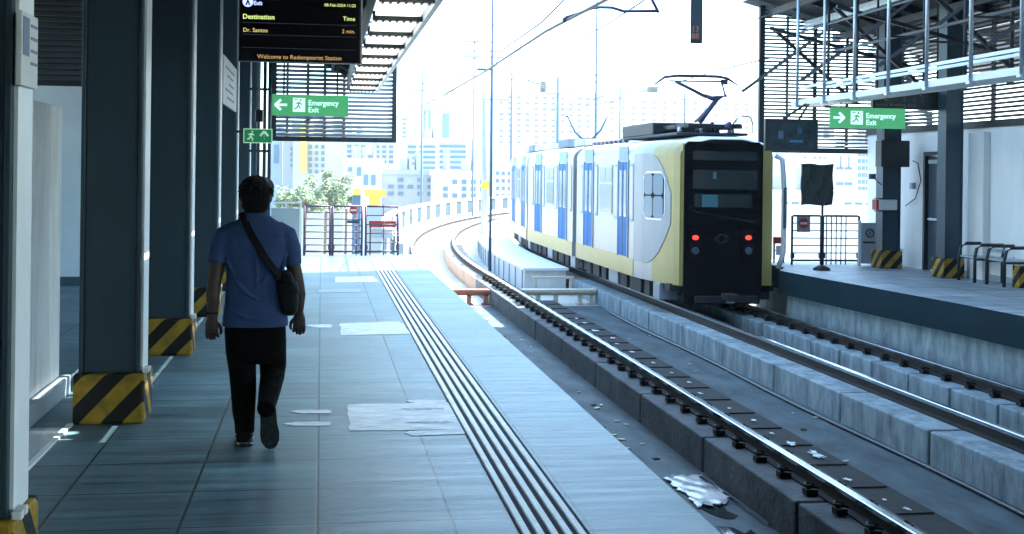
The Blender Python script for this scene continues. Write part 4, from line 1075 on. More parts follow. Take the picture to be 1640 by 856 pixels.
# monitor under the gantry
a, b = onY(1226, 190, 20.5), onY(1310, 243, 20.5)
root = empty('cctv_monitor', ((a.x + b.x) / 2, 20.5, b.z), 'black framed monitor showing a platform view, hung above the train corner', 'monitor')
mb = MB(); mb.box((a.x, 20.5, b.z), (b.x, 20.58, a.z)); mb.build('casing', 'black', root, bevel=.01)
mb = MB(); mb.box((a.x + .06, 20.494, b.z + .06), (b.x - .06, 20.4995, a.z - .06)); mb.build('screen', 'cctv', root)
for (u, v, w_, h_, mm) in ((.2, .35, .12, .3, 'mast'), (.45, .2, .3, .1, 'glass_b'), (.3, .6, .2, .12, 'frame'), (.62, .55, .1, .25, 'mast_b')):
    mb = MB(); X0 = a.x + .06 + (b.x - a.x - .12) * u; Z0 = b.z + .06 + (a.z - b.z - .12) * v
    mb.box((X0, 20.490, Z0), (X0 + w_ * .8, 20.4938, Z0 + h_ * .45)); mb.build('screen_image', mm, root)
for u in (.35, .65):
    mb = MB(); x = a.x + (b.x - a.x) * u; mb.tube([(x, 20.54, a.z), (8.2 + .15 * u, 20.54, 2.964)], .02, 8); mb.build('hanger', 'frame', root)
# boarding sign
a, b = onY(1398, 150, 20.3), onY(1516, 177, 20.3)
root = empty('boarding_sign', ((a.x + b.x) / 2, 20.3, b.z), 'long black sign reading Special Boarding Area above the far exit sign', 'sign')
mb = MB(); mb.box((a.x, 20.3, b.z), (b.x, 20.4, a.z + .06)); mb.build('panel', 'black', root, bevel=.008)
text('Special Boarding Area', .085, onY(1402, 170, 20.296), 'dim_g', root, sx=1.0)
for k, px in enumerate((1449, 1465, 1478)):
    p = onY(px, 160, 20.296); mb = MB(); mb.prism([(p.x - .03, 20.296, p.z - .04), (p.x + .03, 20.296, p.z - .04), (p.x + .02, 20.296, p.z + .03), (p.x - .02, 20.296, p.z + .03)], (0, .003, 0))
    mb.prism([(p.x + .022 * math.cos(t * .6283), 20.296, p.z + .06 + .022 * math.sin(t * .6283)) for t in range(10)], (0, .003, 0)); mb.build('passenger_symbol', 'mast_b', root)
for x in (a.x + .1, b.x - .15):
    mb = MB(); mb.tube([(x, 20.35, a.z + .06), (x, 20.35, zr2(x) - .1)], .02, 8); mb.build('hanger', 'frame', root)

# hanging car marker in the track gap, on a portal beam above the frame
a, b = onY(1107, 5, 14.0), onY(1125, 70, 14.0)
root = empty('car_marker', ((a.x + b.x) / 2, 14, b.z), 'narrow dark hanging marker board with reddish digits over the tracks', 'marker sign')
mb = MB(); mb.box((a.x, 14, b.z), (b.x, 14.03, 4.5)); mb.build('board', 'col', root, bevel=.003)
for r_, row in enumerate(('13', '88')):
    text(row, .095, (a.x + .008, 13.996, b.z + .135 - r_ * .082), 'digits', root, sx=.95, bold=.001)
mb = MB(); mb.box((a.x + .004, 13.995, b.z + .01), (b.x - .004, 13.9995, b.z + .035)); mb.build('lower_band', 'frame', root)
mb = MB(); mb.bar((.6, 14.02, 5.4), (8.6, 14.02, 5.4), .16, .2); mb.bar(((a.x + b.x) / 2, 14.02, 4.4), ((a.x + b.x) / 2, 14.02, 5.3), .05, .05); mb.build('portal_beam', 'purlin', root)

# ================================================================== TRAIN
TC = 7.33
def body_ring(y, hw, z0, z1, cr, cx=TC):
    """cross section: flat sides, rounded roof"""
    pts = [(-hw, z0), (-hw, z1 - cr)]
    for k in range(1, 7):
        a = k * math.pi / 14; pts.append((-hw + cr * (1 - math.cos(a)), z1 - cr + cr * math.sin(a) * .8))
    pts.append((-hw * .35, z1 - .02 + .03)); pts.append((hw * .35, z1 - .02 + .03))
    for k in range(6, 0, -1):
        a = k * math.pi / 14; pts.append((hw - cr * (1 - math.cos(a)), z1 - cr + cr * math.sin(a) * .8))
    pts += [(hw, z1 - cr), (hw, z0)]
    return [Vector((cx + x, y, z)) for x, z in pts]
ZS, ZT = -.30, 2.42
SX = TC - 1.22
def side_boxes(root, items, y_of, cars=1): pass
def yside(px, py=320): return onX(px, py, SX).y
def panel(mb, y0, y1, z0, z1, d=.012, mi=0, x=SX): mb.box((x - d, y0, z0), (x + .02, y1, z1), mi)
def rounded(mb, y0, y1, z0, z1, r, d, x=SX):
    pts = []
    for cy, cz, a0 in ((y1 - r, z1 - r, 0), (y0 + r, z1 - r, 90), (y0 + r, z0 + r, 180), (y1 - r, z0 + r, 270)):
        for k in range(5): a = R(a0 + k * 22.5); pts.append((x + .02, cy + r * math.cos(a), cz + r * math.sin(a)))
    mb.prism(pts, (-(d + .02), 0, 0))
def side_fit(root, doors, wins, slits, other=True):
    for x, sg in ((SX, 1), (2 * TC - SX, -1)):
        def bx(y0, y1, z0, z1, d0, d1, name, m, par):
            mb = MB(); mb.box((x - sg * d1, y0, z0), (x - sg * d0, y1, z1)); return mb.build(name, m, par)
        def rb(y0, y1, z0, z1, r, d0, d1, name, m, par):
            pts = []
            for cy, cz, a0 in ((y1 - r, z1 - r, 0), (y0 + r, z1 - r, 90), (y0 + r, z0 + r, 180), (y1 - r, z0 + r, 270)):
                for k in range(5): a = R(a0 + k * 22.5); pts.append((x - sg * d0, cy + r * math.cos(a), cz + r * math.sin(a)))
            mb = MB(); mb.prism(pts, (-sg * (d1 - d0), 0, 0)); return mb.build(name, m, par)
        for y0, y1 in doors:
            dr = bx(y0, y1, .06, 1.97, -.01, .012, 'door', 'train_b', root)
            bx(y0 + .02, y1 - .02, 1.99, 2.28, -.01, .010, 'door_header', 'train_pb', root)
            mid = (y0 + y1) / 2
            for a, b in ((y0 + .10, mid - .08), (mid + .08, y1 - .10)): rb(a, b, .85, 1.80, .05, .0125, .018, 'door_window', 'glass_b', dr)
            bx(mid - .012, mid + .012, .07, 1.96, .0125, .017, 'door_seam', 'frame', dr)
            bx(y0 - .05, y0 - .001, .04, 2.0, -.01, .022, 'door_post', 'train_g', root); bx(y1 + .001, y1 + .05, .04, 2.0, -.01, .022, 'door_post', 'train_g', root)
        for y0, y1 in wins:
            wf = rb(y0, y1, .86, 1.92, .07, -.01, .014, 'window', 'train_w', root)
            rb(y0 + .05, y1 - .05, .91, 1.50, .05, .0145, .018, 'pane', 'glass_b', wf); 
            mm = (y0 + y1) / 2
            rb(y0 + .05, mm - .02, 1.54, 1.87, .04, .0145, .018, 'pane', 'glass_b', wf); rb(mm + .02, y1 - .05, 1.54, 1.87, .04, .0145, .018, 'pane', 'glass_b', wf)
        for y in slits:
            wf = rb(y - .17, y + .17, .78, 1.93, .1, -.01, .012, 'slit_window', 'train_pb', root)
            rb(y - .13, y + .13, .83, 1.88, .08, .0125, .017, 'pane', 'train_w', wf)
        yb0, yb1 = YB
        bx(yb0, yb1, ZS + .0, .055, -.01, .010, 'yellow_band', 'train_y', root)
def under(root, y0, y1, cx=TC):
    mb = MB(); mb.box((cx - 1.0, y0 + .1, -.42), (cx + 1.0, y1 - .1, ZS + .02)); mb.build('underframe', 'under', root)
    k = 0; y = y0 + .5
    while y < y1 - .8:
        ln = random.uniform(.4, .9)
        for sg in (-1, 1):
            mb = MB(); mb.box((cx + sg * .72, y, -.62), (cx + sg * 1.08, y + ln, -.30)); mb.build('equipment_box', 'under' if k % 4 else 'train_g', root, bevel=.02)
        y += ln + .25; k += 1
def bogie(root, y, cx=TC, wx=.70):
    bg_ = MB(); bg_.box((cx - .95, y - .95, -.52), (cx + .95, y + .95, -.42)); bg_.box((cx - .98, y - 1.1, -.60), (cx - .86, y + 1.1, -.45)); bg_.box((cx + .86, y - 1.1, -.60), (cx + .98, y + 1.1, -.45))
    b = bg_.build('bogie', 'under', root)
    for yy in (y - .62, y + .62):
        for sg in (-1, 1):
            mb = MB(); mb.tube([(7.25 + sg * .64, yy, -.40), (7.25 + sg * .78, yy, -.40)], .30, 20, ref=(0, 0, 1)); mb.tube([(7.25 + sg * .78, yy, -.40), (7.25 + sg * .9, yy, -.40)], .1, 12, ref=(0, 0, 1)); mb.build('wheel', 'railside', b)
YR = 22.0
YJ = yside(922)                                  # coupling between the first two sections
root = empty('train_car', (TC, (YR + YJ) / 2, ZR), 'rear train car with black end, yellow corners and raised pantograph', 'train')
rings = [body_ring(YR, .88, ZS, 2.36, .30), body_ring(YR + .18, .94, ZS, ZT - .02, .32), body_ring(YR + .55, 1.03, ZS, ZT, .34), body_ring(YR + 1.0, 1.12, ZS, ZT, .34), body_ring(YR + 1.5, 1.19, ZS, ZT, .34), body_ring(YR + 2.0, 1.22, ZS, ZT, .34), body_ring(YJ - .12, 1.22, ZS, ZT, .34)]
mb = MB(); mb.loft(rings[:4], 1, True, False); mb.loft(rings[3:], 0, True, False)
mb.build('body', ['train_w', 'train_y'], root)
mb = MB(); mb.loft([[p + Vector((0, 0, .0)) for p in r[6:13]] + [p + Vector((0, 0, -.05)) for p in reversed(r[6:13])] for r in [[q + Vector((0, 0, .012)) for q in rr] for rr in rings]]); mb.build('roof', 'white', root)
# black end face, windows, lamps
fy = YR - .035
fx0, fx1 = onY(1096, 300, fy).x, onY(1222, 300, fy).x
mb = MB(); mb.prism([(fx0 + .02, fy, -.64), (fx1 - .04, fy, -.64), (fx1, fy, ZS - .1), (fx1, fy, 2.26), (fx1 - .07, fy, 2.33), (fx0 + .07, fy, 2.33), (fx0, fy, 2.26), (fx0, fy, ZS - .1)], (0, .08, 0)); ef = mb.build('end_face', 'train_k', root, bevel=.015)
mb = MB()
for xx in (fx0 - .035, fx1 + .005): mb.box((xx, fy + .005, ZS), (xx + .03, fy + .06, 2.28))
mb.build('end_trim', 'train_y', root)
def onface(p0, p1, name, m, par, d=.012, r=0):
    a, b = onY(*p0, fy), onY(*p1, fy); mb = MB(); mb.box((a.x, fy - d, b.z), (b.x, fy - .001, a.z)); return mb.build(name, m, par, bevel=r)
onface((1110, 242), (1212, 258), 'destination_blind', 'glass_k', ef)
onface((1110, 272), (1213, 304), 'cab_window', 'glass_k', ef)
lw = onface((1112, 311), (1204, 333), 'lower_panel', 'glass_k', ef)
onface((1124, 312), (1149, 332), 'notice', 'paper_t', lw, .016)
onface((1142, 276), (1147, 287), 'mirror', 'paper_t', ef, .016)
for px in (1114, 1199):
    onface((px - 11, 368), (px + 11, 420), 'lamp_cluster', 'train_k', ef, .014, .006)
    c = onY(px, 381, fy - .016); mb = MB(); mb.tube([c + Vector((0, .004, 0)), c + Vector((0, -.012, 0))], [.062, .056], 18, ref=(1, 0, 0), ry=[.044, .04]); mb.build('tail_light', 'tail', ef)
    c = onY(px, 402, fy - .016); mb = MB(); mb.tube([c + Vector((0, .004, 0)), c + Vector((0, -.012, 0))], [.075, .066], 18, ref=(1, 0, 0)); mb.build('headlight', 'glass', ef)
c = onY(1156, 383, fy - .003)
mb = MB(); mb.tube([c + Vector((.115 * math.cos(t), 0, .075 * math.sin(t))) for t in [i * math.pi / 10 for i in range(21)]], .012, 6, caps=False)
for sg in (-1, 1): mb.tube([c + Vector((sg * .035 + .03 * math.cos(t) * sg, 0, .04 * math.sin(t))) for t in [R(-110 + i * 22) for i in range(11)]], .008, 5)
mb.build('oval_emblem', 'equip', ef)
mb = MB(); mb.bar(onY(1113, 340, fy - .02), onY(1206, 356, fy - .02), .012, .02); mb.build('wiper', 'glass_k', ef)
mb = MB(); mb.box((TC - .6, YR - .1, -.62), (TC + .6, YR + .3, -.482)); mb.box((TC - .12, YR - .45, -.55), (TC + .12, YR - .1, -.42)); mb.build('coupler', 'under', root, bevel=.02)
mb = MB(); c = onY(1170, 484, YR - .2); mb.box((c.x - .07, YR - .22, c.z - .02), (c.x + .07, YR - .14, c.z + .025)); mb.build('step', 'galv', root)
# silver side panels on both tapered corners with window
for sg in (-1, 1):
    def cp(y, z):       # point on the tapered flank
        ys = [YR, YR + .18, YR + .55, YR + 1.0, YR + 1.5, YR + 2.0, YR + 9]; hs = [.88, .94, 1.03, 1.12, 1.19, 1.22, 1.22]
        for i in range(6):
            if y <= ys[i + 1]: h = hs[i] + (hs[i + 1] - hs[i]) * (y - ys[i]) / (ys[i + 1] - ys[i]); break
        return Vector((TC + sg * h, y, z))
    def skin_panel(outline, d, name, m, par):
        mb = MB(); f_ = [cp(y, z) + Vector((sg * d, -d * .3, 0)) for y, z in outline]; b_ = [cp(y, z) - Vector((sg * .02, 0, 0)) for y, z in outline]
        n = len(f_); o = list(range(n)); 
        mb.add(f_ + b_, [o if sg > 0 else o[::-1], ([n + i for i in o][::-1]) if sg > 0 else [n + i for i in o]] + [(i, (i + 1) % n, n + (i + 1) % n, n + i)[::(-1 if sg > 0 else 1)] for i in range(n)])
        return mb.build(name, m, par)
    ya = YR + .28; yb2 = YR + 2.0
    cols = [ya + (yb2 - ya) * k / 10 for k in range(11)]
    def zlo(y): t = (y - ya) / (yb2 - ya); return .02 + .80 * (1 - min(1, t * 1.5)) ** 2.4
    def zhi(y): t = (y - ya) / (yb2 - ya); return 2.12 - .75 * (1 - min(1, t * 1.8)) ** 2.6
    pn = None
    mb = MB(); f_ = []; 
    for y in cols:
        for z in (zlo(y), zhi(y)): f_.append(cp(y, z) + Vector((sg * .012, -.004, 0)))
    bk_ = [p - Vector((sg * .03, 0, 0)) for p in f_]; n = len(f_)
    fs = []
    for k in range(10): q = (2 * k, 2 * k + 1, 2 * k + 3, 2 * k + 2); fs.append(q if sg > 0 else q[::-1])
    for k in range(10): q = (n + 2 * k, n + 2 * k + 2, n + 2 * k + 3, n + 2 * k + 1); fs.append(q if sg > 0 else q[::-1])
    for k in range(10): fs += [(2 * k, 2 * k + 2, n + 2 * k + 2, n + 2 * k), (2 * k + 1, n + 2 * k + 1, n + 2 * k + 3, 2 * k + 3)]
    fs += [(0, n, n + 1, 1), (2 * 10, 2 * 10 + 1, n + 21, n + 20)]
    mb.add(f_ + bk_, fs); pn = mb.build('corner_panel', 'train_g', root)
    wy0, wy1 = YR + .48, YR + 1.42
    def rr(y0, y1, z0, z1, r):
        pts = []
        for cy, cz, a0 in ((y1 - r, z1 - r, 0), (y0 + r, z1 - r, 90), (y0 + r, z0 + r, 180), (y1 - r, z0 + r, 270)):
            for k in range(4): a = R(a0 + k * 30); pts.append((cy + r * math.cos(a), cz + r * math.sin(a)))
        return pts
    def strip_panel(y0, y1, z0, z1, r, d, name, m, par):
        mb = MB(); K = 6; fr_ = []
        for k in range(K + 1):
            y = y0 + (y1 - y0) * k / K; q = min(y - y0, y1 - y); ins = r - math.sqrt(max(0, r * r - max(0, r - q) ** 2)) if q < r else 0
            fr_ += [cp(y, z0 + ins) + Vector((sg * d, -.004, 0)), cp(y, z1 - ins) + Vector((sg * d, -.004, 0))]
        bk2 = [p - Vector((sg * .02, 0, 0)) for p in fr_]; n = len(fr_); fs = []
        for k in range(K):
            q = (2 * k, 2 * k + 1, 2 * k + 3, 2 * k + 2); fs.append(q if sg > 0 else q[::-1])
            fs += [(2 * k, 2 * k + 2, n + 2 * k + 2, n + 2 * k), (2 * k + 1, n + 2 * k + 1, n + 2 * k + 3, 2 * k + 3)]
        fs += [(0, n, n + 1, 1), (2 * K, 2 * K + 1, n + 2 * K + 1, n + 2 * K)]
        mb.add(fr_ + bk2, fs); return mb.build(name, m, par)
    wf = strip_panel(wy0, wy1, .86, 1.78, .12, .018, 'cab_side_window', 'white', pn)
    strip_panel(wy0 + .03, wy1 - .03, .90, 1.74, .10, .022, 'window_seal', 'train_k', pn)
    for (u0, u1, v0, v1) in ((.06, .485, .52, .95), (.515, .94, .52, .95), (.06, .485, .05, .49), (.515, .94, .05, .49)):
        strip_panel(wy0 + (wy1 - wy0) * u0, wy0 + (wy1 - wy0) * u1, .86 + .92 * v0, .86 + .92 * v1, .05, .026, 'pane', 'glass_b', pn)
d1 = (yside(1006), yside(991)); d2 = (yside(950), yside(936))
YB = (YR + 2.02, YJ - .13)
side_fit(root, [d1, d2], [(yside(981), yside(960))], [yside(1012), yside(987), yside(955), yside(932)])
under(root, YR + .1, YJ); bogie(root, YR + 1.9); bogie(root, YJ - .7)
# white side mirror post on the right flank
mb = MB(); mb.tube([(TC + 1.0, YR + .2, 2.1), (TC + 1.12, YR + .15, 2.02), (TC + 1.16, YR + .15, 1.5), (TC + 1.16, YR + .15, .3), (TC + 1.08, YR + .2, 0)], .05, 8); mb.build('mirror_arm', 'white', root)
mb = MB(); mb.box((TC + 1.13, YR + .08, .75), (TC + 1.19, YR + .099, 1.5)); mb.build('mirror_glass', 'glass', root)
# roof equipment and pantograph
yq0, yq1 = YR + 1.5, YR + 5.2
mb = MB(); mb.box((TC - .75, YR + .7, ZT + .05), (TC + .65, yq1, ZT + .10)); mb.box((TC - .70, YR + 2.6, ZT + .10), (TC + .55, yq1, ZT + .36)); mb.build('roof_box', 'equip', root, bevel=.03)
for k in range(10):
    mb = MB(); x = TC - .55 + .13 * k; y = YR + 1.2 + .12 * (k * 7 % 5)
    mb.tube([(x, y, ZT + .10), (x, y, ZT + .22 + .05 * (k % 3))], [.05, .035], 8); mb.build('insulator', 'equip' if k % 4 else 'galv', root)
mb = MB()
for sg in (-.45, .5): mb.box((TC + sg - .05, YR + .8, ZT + .2), (TC + sg + .05, YR + 2.6, ZT + .28))
for yy in (.9, 1.6, 2.4): mb.box((TC - .5, YR + yy, ZT + .19), (TC + .6, YR + yy + .1, ZT + .27))
mb.build('pantograph_base', 'equip', root, bevel=.01)
PY = YR + 1.5
pp = lambda px, py, dy=0: onY(px, py, PY + dy)
pg = MB(); pg.tube([pp(1120, 196), pp(1130, 183), pp(1150, 157)], [.06, .05, .045], 8); pg.tube([pp(1113, 196, .2), pp(1147, 160, .2)], .018, 6); pg.build('lower_arm', 'bracket', root)
pg = MB(); pg.tube([pp(1128, 153), pp(1140, 158), pp(1152, 157), pp(1163, 153)], [.03, .045, .045, .03], 8); pg.build('knee_joint', 'bracket', root)
pg = MB(); pg.tube([pp(1130, 155), pp(1083, 131, -.2)], .035, 8); pg.build('upper_arm', 'bracket', root); pg = MB(); pg.tube([pp(1162, 155), pp(1156, 133, .2)], .02, 8); pg.build('guide_rod', 'bracket', root)
pg = MB(); pg.tube([pp(1048, 136, -.3), pp(1064, 124, -.3), pp(1085, 121.5, -.1), pp(1150, 123, .2), pp(1165, 126, .3), pp(1183, 138, .3)], [.016, .028, .032, .032, .03, .012], 8); pg.tube([pp(1072, 130, -.2), pp(1165, 131, .25)], .018, 8)
pg.box(pp(1155, 136, .2), pp(1165, 128, .24)); pg.build('contact_head', 'bracket', root)
pg = MB(); pg.tube([pp(1160, 204, -.6), pp(1170, 202, -.6)], [.05, .09], 8); pg.tube([pp(1172, 202, -.6), pp(1180, 191, -.6), pp(1190, 186, -.6), pp(1202, 188, -.6), pp(1206, 200, -.6), pp(1206, 214, -.6)], .014, 6); pg.build('roof_cable', 'bracket', root)
mb = MB()
for k in range(8): mb.box((TC - 1.05, YR + 3.6 + k * .42, ZT - .04), (TC - .95, YR + 3.8 + k * .42, ZT + .03))
mb.build('roof_clips', 'bracket', root)

# following sections, each turned along the curve
def section(s0, s1, label, rt):
    r_ = empty('train_car', (TC, (s0 + s1) / 2, ZR), label, 'train')
    ln = s1 - s0
    y0, y1 = s0, s1
    global YB
    rg = [body_ring(y, 1.22, ZS, ZT, .34) for y in (y0 + .14, y1 - .14)]
    mb = MB(); mb.loft(rg); mb.build('body', 'train_w', r_)
    mb = MB(); mb.loft([[p for p in r[6:13]] + [p + Vector((0, 0, -.05)) for p in reversed(r[6:13])] for r in [[q + Vector((0, 0, .012)) for q in rr_] for rr_ in rg]]); mb.build('roof', 'white', r_)
    YB = (y0 + .15, y1 - .15)
    side_fit(r_, [(y0 + ln * .2 - .55, y0 + ln * .2 + .55), (y0 + ln * .72 - .55, y0 + ln * .72 + .55)], [(y0 + ln * .46 - .6, y0 + ln * .46 + .6)], [y0 + ln * .06, y0 + ln * .33, y0 + ln * .6, y0 + ln * .86])
    under(r_, y0, y1); bogie(r_, y0 + 1.2); bogie(r_, y1 - 1.2)
    mb = MB(); mb.box((TC - 1.1, y1 - .15, -.35), (TC + 1.1, y1 + .12, 2.25)); mb.build('gangway', 'train_k', r_)
    for k, (u, v, hh) in enumerate(((.12, .3, .18), (.4, .62, .24), (.72, .85, .16))):
        mb = MB(); mb.box((TC - .8, y0 + ln * u, ZT + .01), (TC + .4, y0 + ln * v, ZT + hh)); mb.build('roof_box', 'train_g' if k != 1 else 'mast', r_, bevel=.03)
    if rt == 2:
        mb = MB(); yy = y0 + ln * .5; xx = TC - .2
        mb.tube([(xx - .55, yy, ZT + .85), (xx - .5, yy, ZT + .9), (xx - .3, yy, ZT + .45), (xx - .1, yy, ZT + .27), (xx + .2, yy, ZT + .27), (xx + .42, yy, ZT + .5), (xx + .62, yy, ZT + .9)], .03, 6); mb.build('folded_pantograph', 'mast_b', r_)
    c = (s0 + s1) / 2
    p, nrm = trk(TC, c)
    r_.location = (p.x, p.y, ZR); r_.rotation_euler.z = math.atan2(nrm.y, nrm.x)
section(YJ + .05, YJ + 7.6, 'second train car right behind the rear car, at the start of the curve', 2)
section(YJ + 7.75, YJ + 15.3, 'third train car far along the curve, nearly hidden by the second', 3)
mb = MB(); mb.box((TC - 1.08, YJ - .13, -.35), (TC + 1.08, YJ + .17, 2.25)); 
tag(mb.build('train_gangway', 'train_k'), 'black gangway bellows joining the rear and second train cars', 'gangway')

# ================================================================== CATENARY
def wire(pts, r, label, m='wire', sag=0):
    mb = MB(); P = []
    for a, b in zip(pts[:-1], pts[1:]):
        a, b = Vector(a), Vector(b); n = max(2, int((b - a).length / 3))
        for i in range(n):
            t = i / n; q = a.lerp(b, t); q.z -= sag * 4 * t * (1 - t); P.append(q)
    P.append(Vector(pts[-1])); mb.tube(P, r, 6); tag(mb.build('overhead_wire', 'wire' if m == 'wire' else 'wire_far'), label, 'wire')
w1 = [onX(a, b, 3.33) for a, b in ((990, -10), (875, 50), (770, 119))]
wire([(3.33, 8, w1[0].z)] + w1 + [onY(676, 171, 62)], .022, 'contact wire over the near track sloping up to the right')
wire([(3.33, 9, 4.75), onX(905, -2, 3.33), onX(868, 36, 3.33), onX(808, 78, 3.33), onY(790, 108, 30)], .014, 'messenger wire curving above the near track contact wire')
wire([onY(1068, -30, 14), onY(1030, 2, 16), onY(962, 46, 22), onY(900, 71, 27), onY(838, 83, 33), onY(800, 79, 40)], .012, 'slack wire sagging beside the near track catenary', 'mast_b')
wire([onY(1235, 93, 23.6), onY(1158, 111, 24.5), onY(1060, 139, 36), onY(995, 155, 48), onY(880, 176, 70)], .014, 'contact wire of the far track rising over the pantograph')
wire([onY(1235, 22, 22), onY(1140, 58, 30), onY(1000, 103, 48), onY(900, 138, 70)], .012, 'faint upper wire of the far track', 'mast')
wire([onY(855, -25, 28), onY(826, 5, 30), onY(770, 60, 40), onY(705, 125, 60)], .012, 'thin wire left of the tall pole', 'mast_b')
wire([onY(660, 146, 60), onY(720, 148, 64), onY(768, 149, 62)], .02, 'faint level cable left of the white mast', 'mast')
wire([onY(800, 110, 50), onY(840, 130, 60), onY(900, 140, 75), onY(945, 148, 80)], .02, 'faint drooping cable right of the tall pole', 'mast')
for (a_, b_, c_, rr_, lb_) in (((660, 205, 110), (700, 160, 80), (812, 96, 50), .018, 'thin cable rising from the tower to the tall pole'),
        ((845, 128, 70), (900, 150, 90), (1000, 170, 110), .03, 'faint cable dropping behind the train towards the right'),
        ((640, 168, 90), (700, 172, 95), (775, 176, 100), .03, 'level cable in front of the pale tower'),
        ((790, 118, 60), (830, 122, 75), (893, 152, 105), .022, 'short cable between the tall pole and a far mast'),
        ((880, 50, 60), (953, 30, 85), (1060, 2, 60), .022, 'thin high cable passing the tall far mast'),
        ((800, 185, 120), (880, 178, 120), (992, 162, 110), .03, 'low faint cable above the second train car'),
        ((1090, 92, 60), (1160, 60, 50), (1214, 36, 40), .014, 'faint cable crossing right to the louvre screen')):
    wire([onY(*a_), onY(*b_), onY(*c_)], rr_, lb_, 'mast')
# near bracket with insulator
mb = MB(); mb.tube([onY(905, 29, 17), onY(935, 19, 17), onY(960, 12, 17), onY(980, 12.5, 17), onY(1000, 18.5, 17), onY(1052, 18, 17)], .022, 8)
mb.tube([onY(1033, -22, 17), onY(1055, 21, 17)], .022, 8); mb.ball(onY(904, 32, 17), .035);
tag(mb.build('catenary_bracket', 'bracket'), 'dark curved registration arm carrying the near track wire', 'bracket')
mb = MB(); q = onY(1033, -22, 17); mb.bar((q.x, 17, q.z), (q.x, 17, 5.5), .05, .05); mb.bar((.5, 17, 5.5), (8.5, 17, 5.5), .14, .18); tag(mb.build('portal_beam', 'purlin'), 'steel portal beam carrying the registration arm above the tracks', 'beam')

def mast(px, y, top_py, r, label, m, base=-9., arms=(), base_py=None):
    p = onY(px, 300, y); t = onY(px, top_py, y).z
    z0 = onY(px, base_py, y).z if base_py else base
    root = empty('catenary_mast', (p.x, y, z0), label, 'mast')
    mb = MB(); mb.tube([(p.x, y, z0), (p.x, y, t)], [r, r * .85], 10); mb.build('pole', m, root)
    for (apy, dx, hh) in arms:
        z = onY(px, apy, y).z; mb = MB(); mb.bar((p.x - dx[0], y - r, z), (p.x + dx[1], y - r, z + hh), .07, .07); mb.build('arm', m, root)
    return root
mast(786, 36, -60, .045, 'tall thin blue grey pole left of the train reaching out of frame', 'mast_b', base_py=440, arms=((112, (.45, .0), .0),))
mast(776, 47, 148, .13, 'thick white mast beside the tall thin pole', 'mast_w', base_py=375, arms=((160, (.2, .9), 0.), (92, (.8, .6), 0.)))
mb = MB(); q = onY(778, 297, 46.5); mb.box((q.x - .16, 46.4, q.z - .15), (q.x + .12, 46.6, q.z + .15)); tag(mb.build('mast_plate', 'yellow'), 'small yellow plate on the thick white mast', 'plate')
mast(953, 85, -20, .10, 'tall far mast with insulators behind the train', 'mast_b', arms=((121, (.3, .9), 0), (132, (.2, .8), .1), (160, (.2, .6), .3)))
mast(818, 95, 108, .10, 'far mast just right of the tall pole', 'mast_b', arms=((128, (.5, .5), 0),))
mast(893, 105, 123, .22, 'far mast with a small cap above the second car', 'mast', arms=((151, (1.2, .9), 0.),))
mast(992, 110, 139, .11, 'short far mast left of the pantograph', 'mast_b', arms=((158, (.3, .4), 0),))
mast(1096, 110, 148, .13, 'short far mast under the pantograph head', 'mast_b', arms=((160, (.5, .4), 0),))
mast(675, 90, 115, .09, 'far pole left of the white mast', 'mast', arms=((134, (.4, .2), 0), (145, (.6, 2.5), 0)))
mast(757, 70, 68, .06, 'far lattice pole with small cross arms left of the mast', 'mast', arms=((67, (.6, 1.2), 0), (82, (.3, 1.6), 0), (100, (.7, .3), .3), (118, (.9, .2), -.2)))

# ================================================================== CITY BEYOND
def building(label, pa, pb, y, dep, m, rows=(), name='building', wm='b_win', cat='building', roof=True, z_bottom=-9.):
    """pa upper left pixel, pb upper right pixel; rows: list of (v_py0, v_py1, n, fill, px0, px1)"""
    a, b = onY(*pa, y), onY(*pb, y); zt = (a.z + b.z) / 2
    root = empty(name, ((a.x + b.x) / 2, y, z_bottom), label, cat)
    mb = MB(); mb.box((a.x, y, z_bottom), (b.x, y + dep, zt)); mb.build('walls', m, root)
    if roof:
        mb = MB(); mb.box((a.x - .2, y - .2, zt + .001), (b.x + .2, y + dep + .2, zt + .5)); mb.build('roof_parapet', m, root)
    if roof and b.x - a.x > 3:
        for q in range(3):
            u = random.uniform(.1, .85); ww = random.uniform(.05, .12) * (b.x - a.x); hh = random.uniform(.8, 2.2)
            mb = MB(); mb.box((a.x + (b.x - a.x) * u, y + 2, zt + .3), (a.x + (b.x - a.x) * u + ww, y + 5, zt + .5 + hh)); mb.build('roof_tank', 'b_grey', root)
    cache = {}
    for (p0, p1, n, fill, q0, q1) in rows:
        z1, z0 = onY(q0, p0, y).z, onY(q0, p1, y).z
        xa, xb = onY(q0, p0, y).x, onY(q1, p0, y).x
        st = (xb - xa) / n; wd = st * fill
        key = (round(wd, 2), round(z1 - z0, 2))
        for k in range(n):
            if n > 4 and random.random() < .14: continue
            x = xa + st * (k + .5) - wd / 2
            if key not in cache:
                mb = MB(); mb.box((x, y - .12, z0), (x + wd, y + .05, z1))
                o = mb.build('window', wm, root); cache[key] = (o, x, z0)
            else:
                o0, ox, oz = cache[key]; o = o0.copy(); COL.objects.link(o); o.parent = root
                o.location = Vector((x - ox, 0, z0 - oz))
    return root
building('office slab with blue window bands left of the white mast', (650, 228), (764, 228), 150, 14, 'b_white',
         [(233 + 9 * k, 237.5 + 9 * k, 1, 1, 653, 666) for k in range(4)] + [(233 + 8.5 * k, 237 + 8.5 * k, 1, 1, 672, 697) for k in range(5)] + [(232 + 8.5 * k, 236.5 + 8.5 * k, 1, 1, 704, 746) for k in range(6)] +
         [(284 + 12 * k, 291 + 12 * k, 4, .7, 655, 750) for k in range(3)], wm='b_winb')
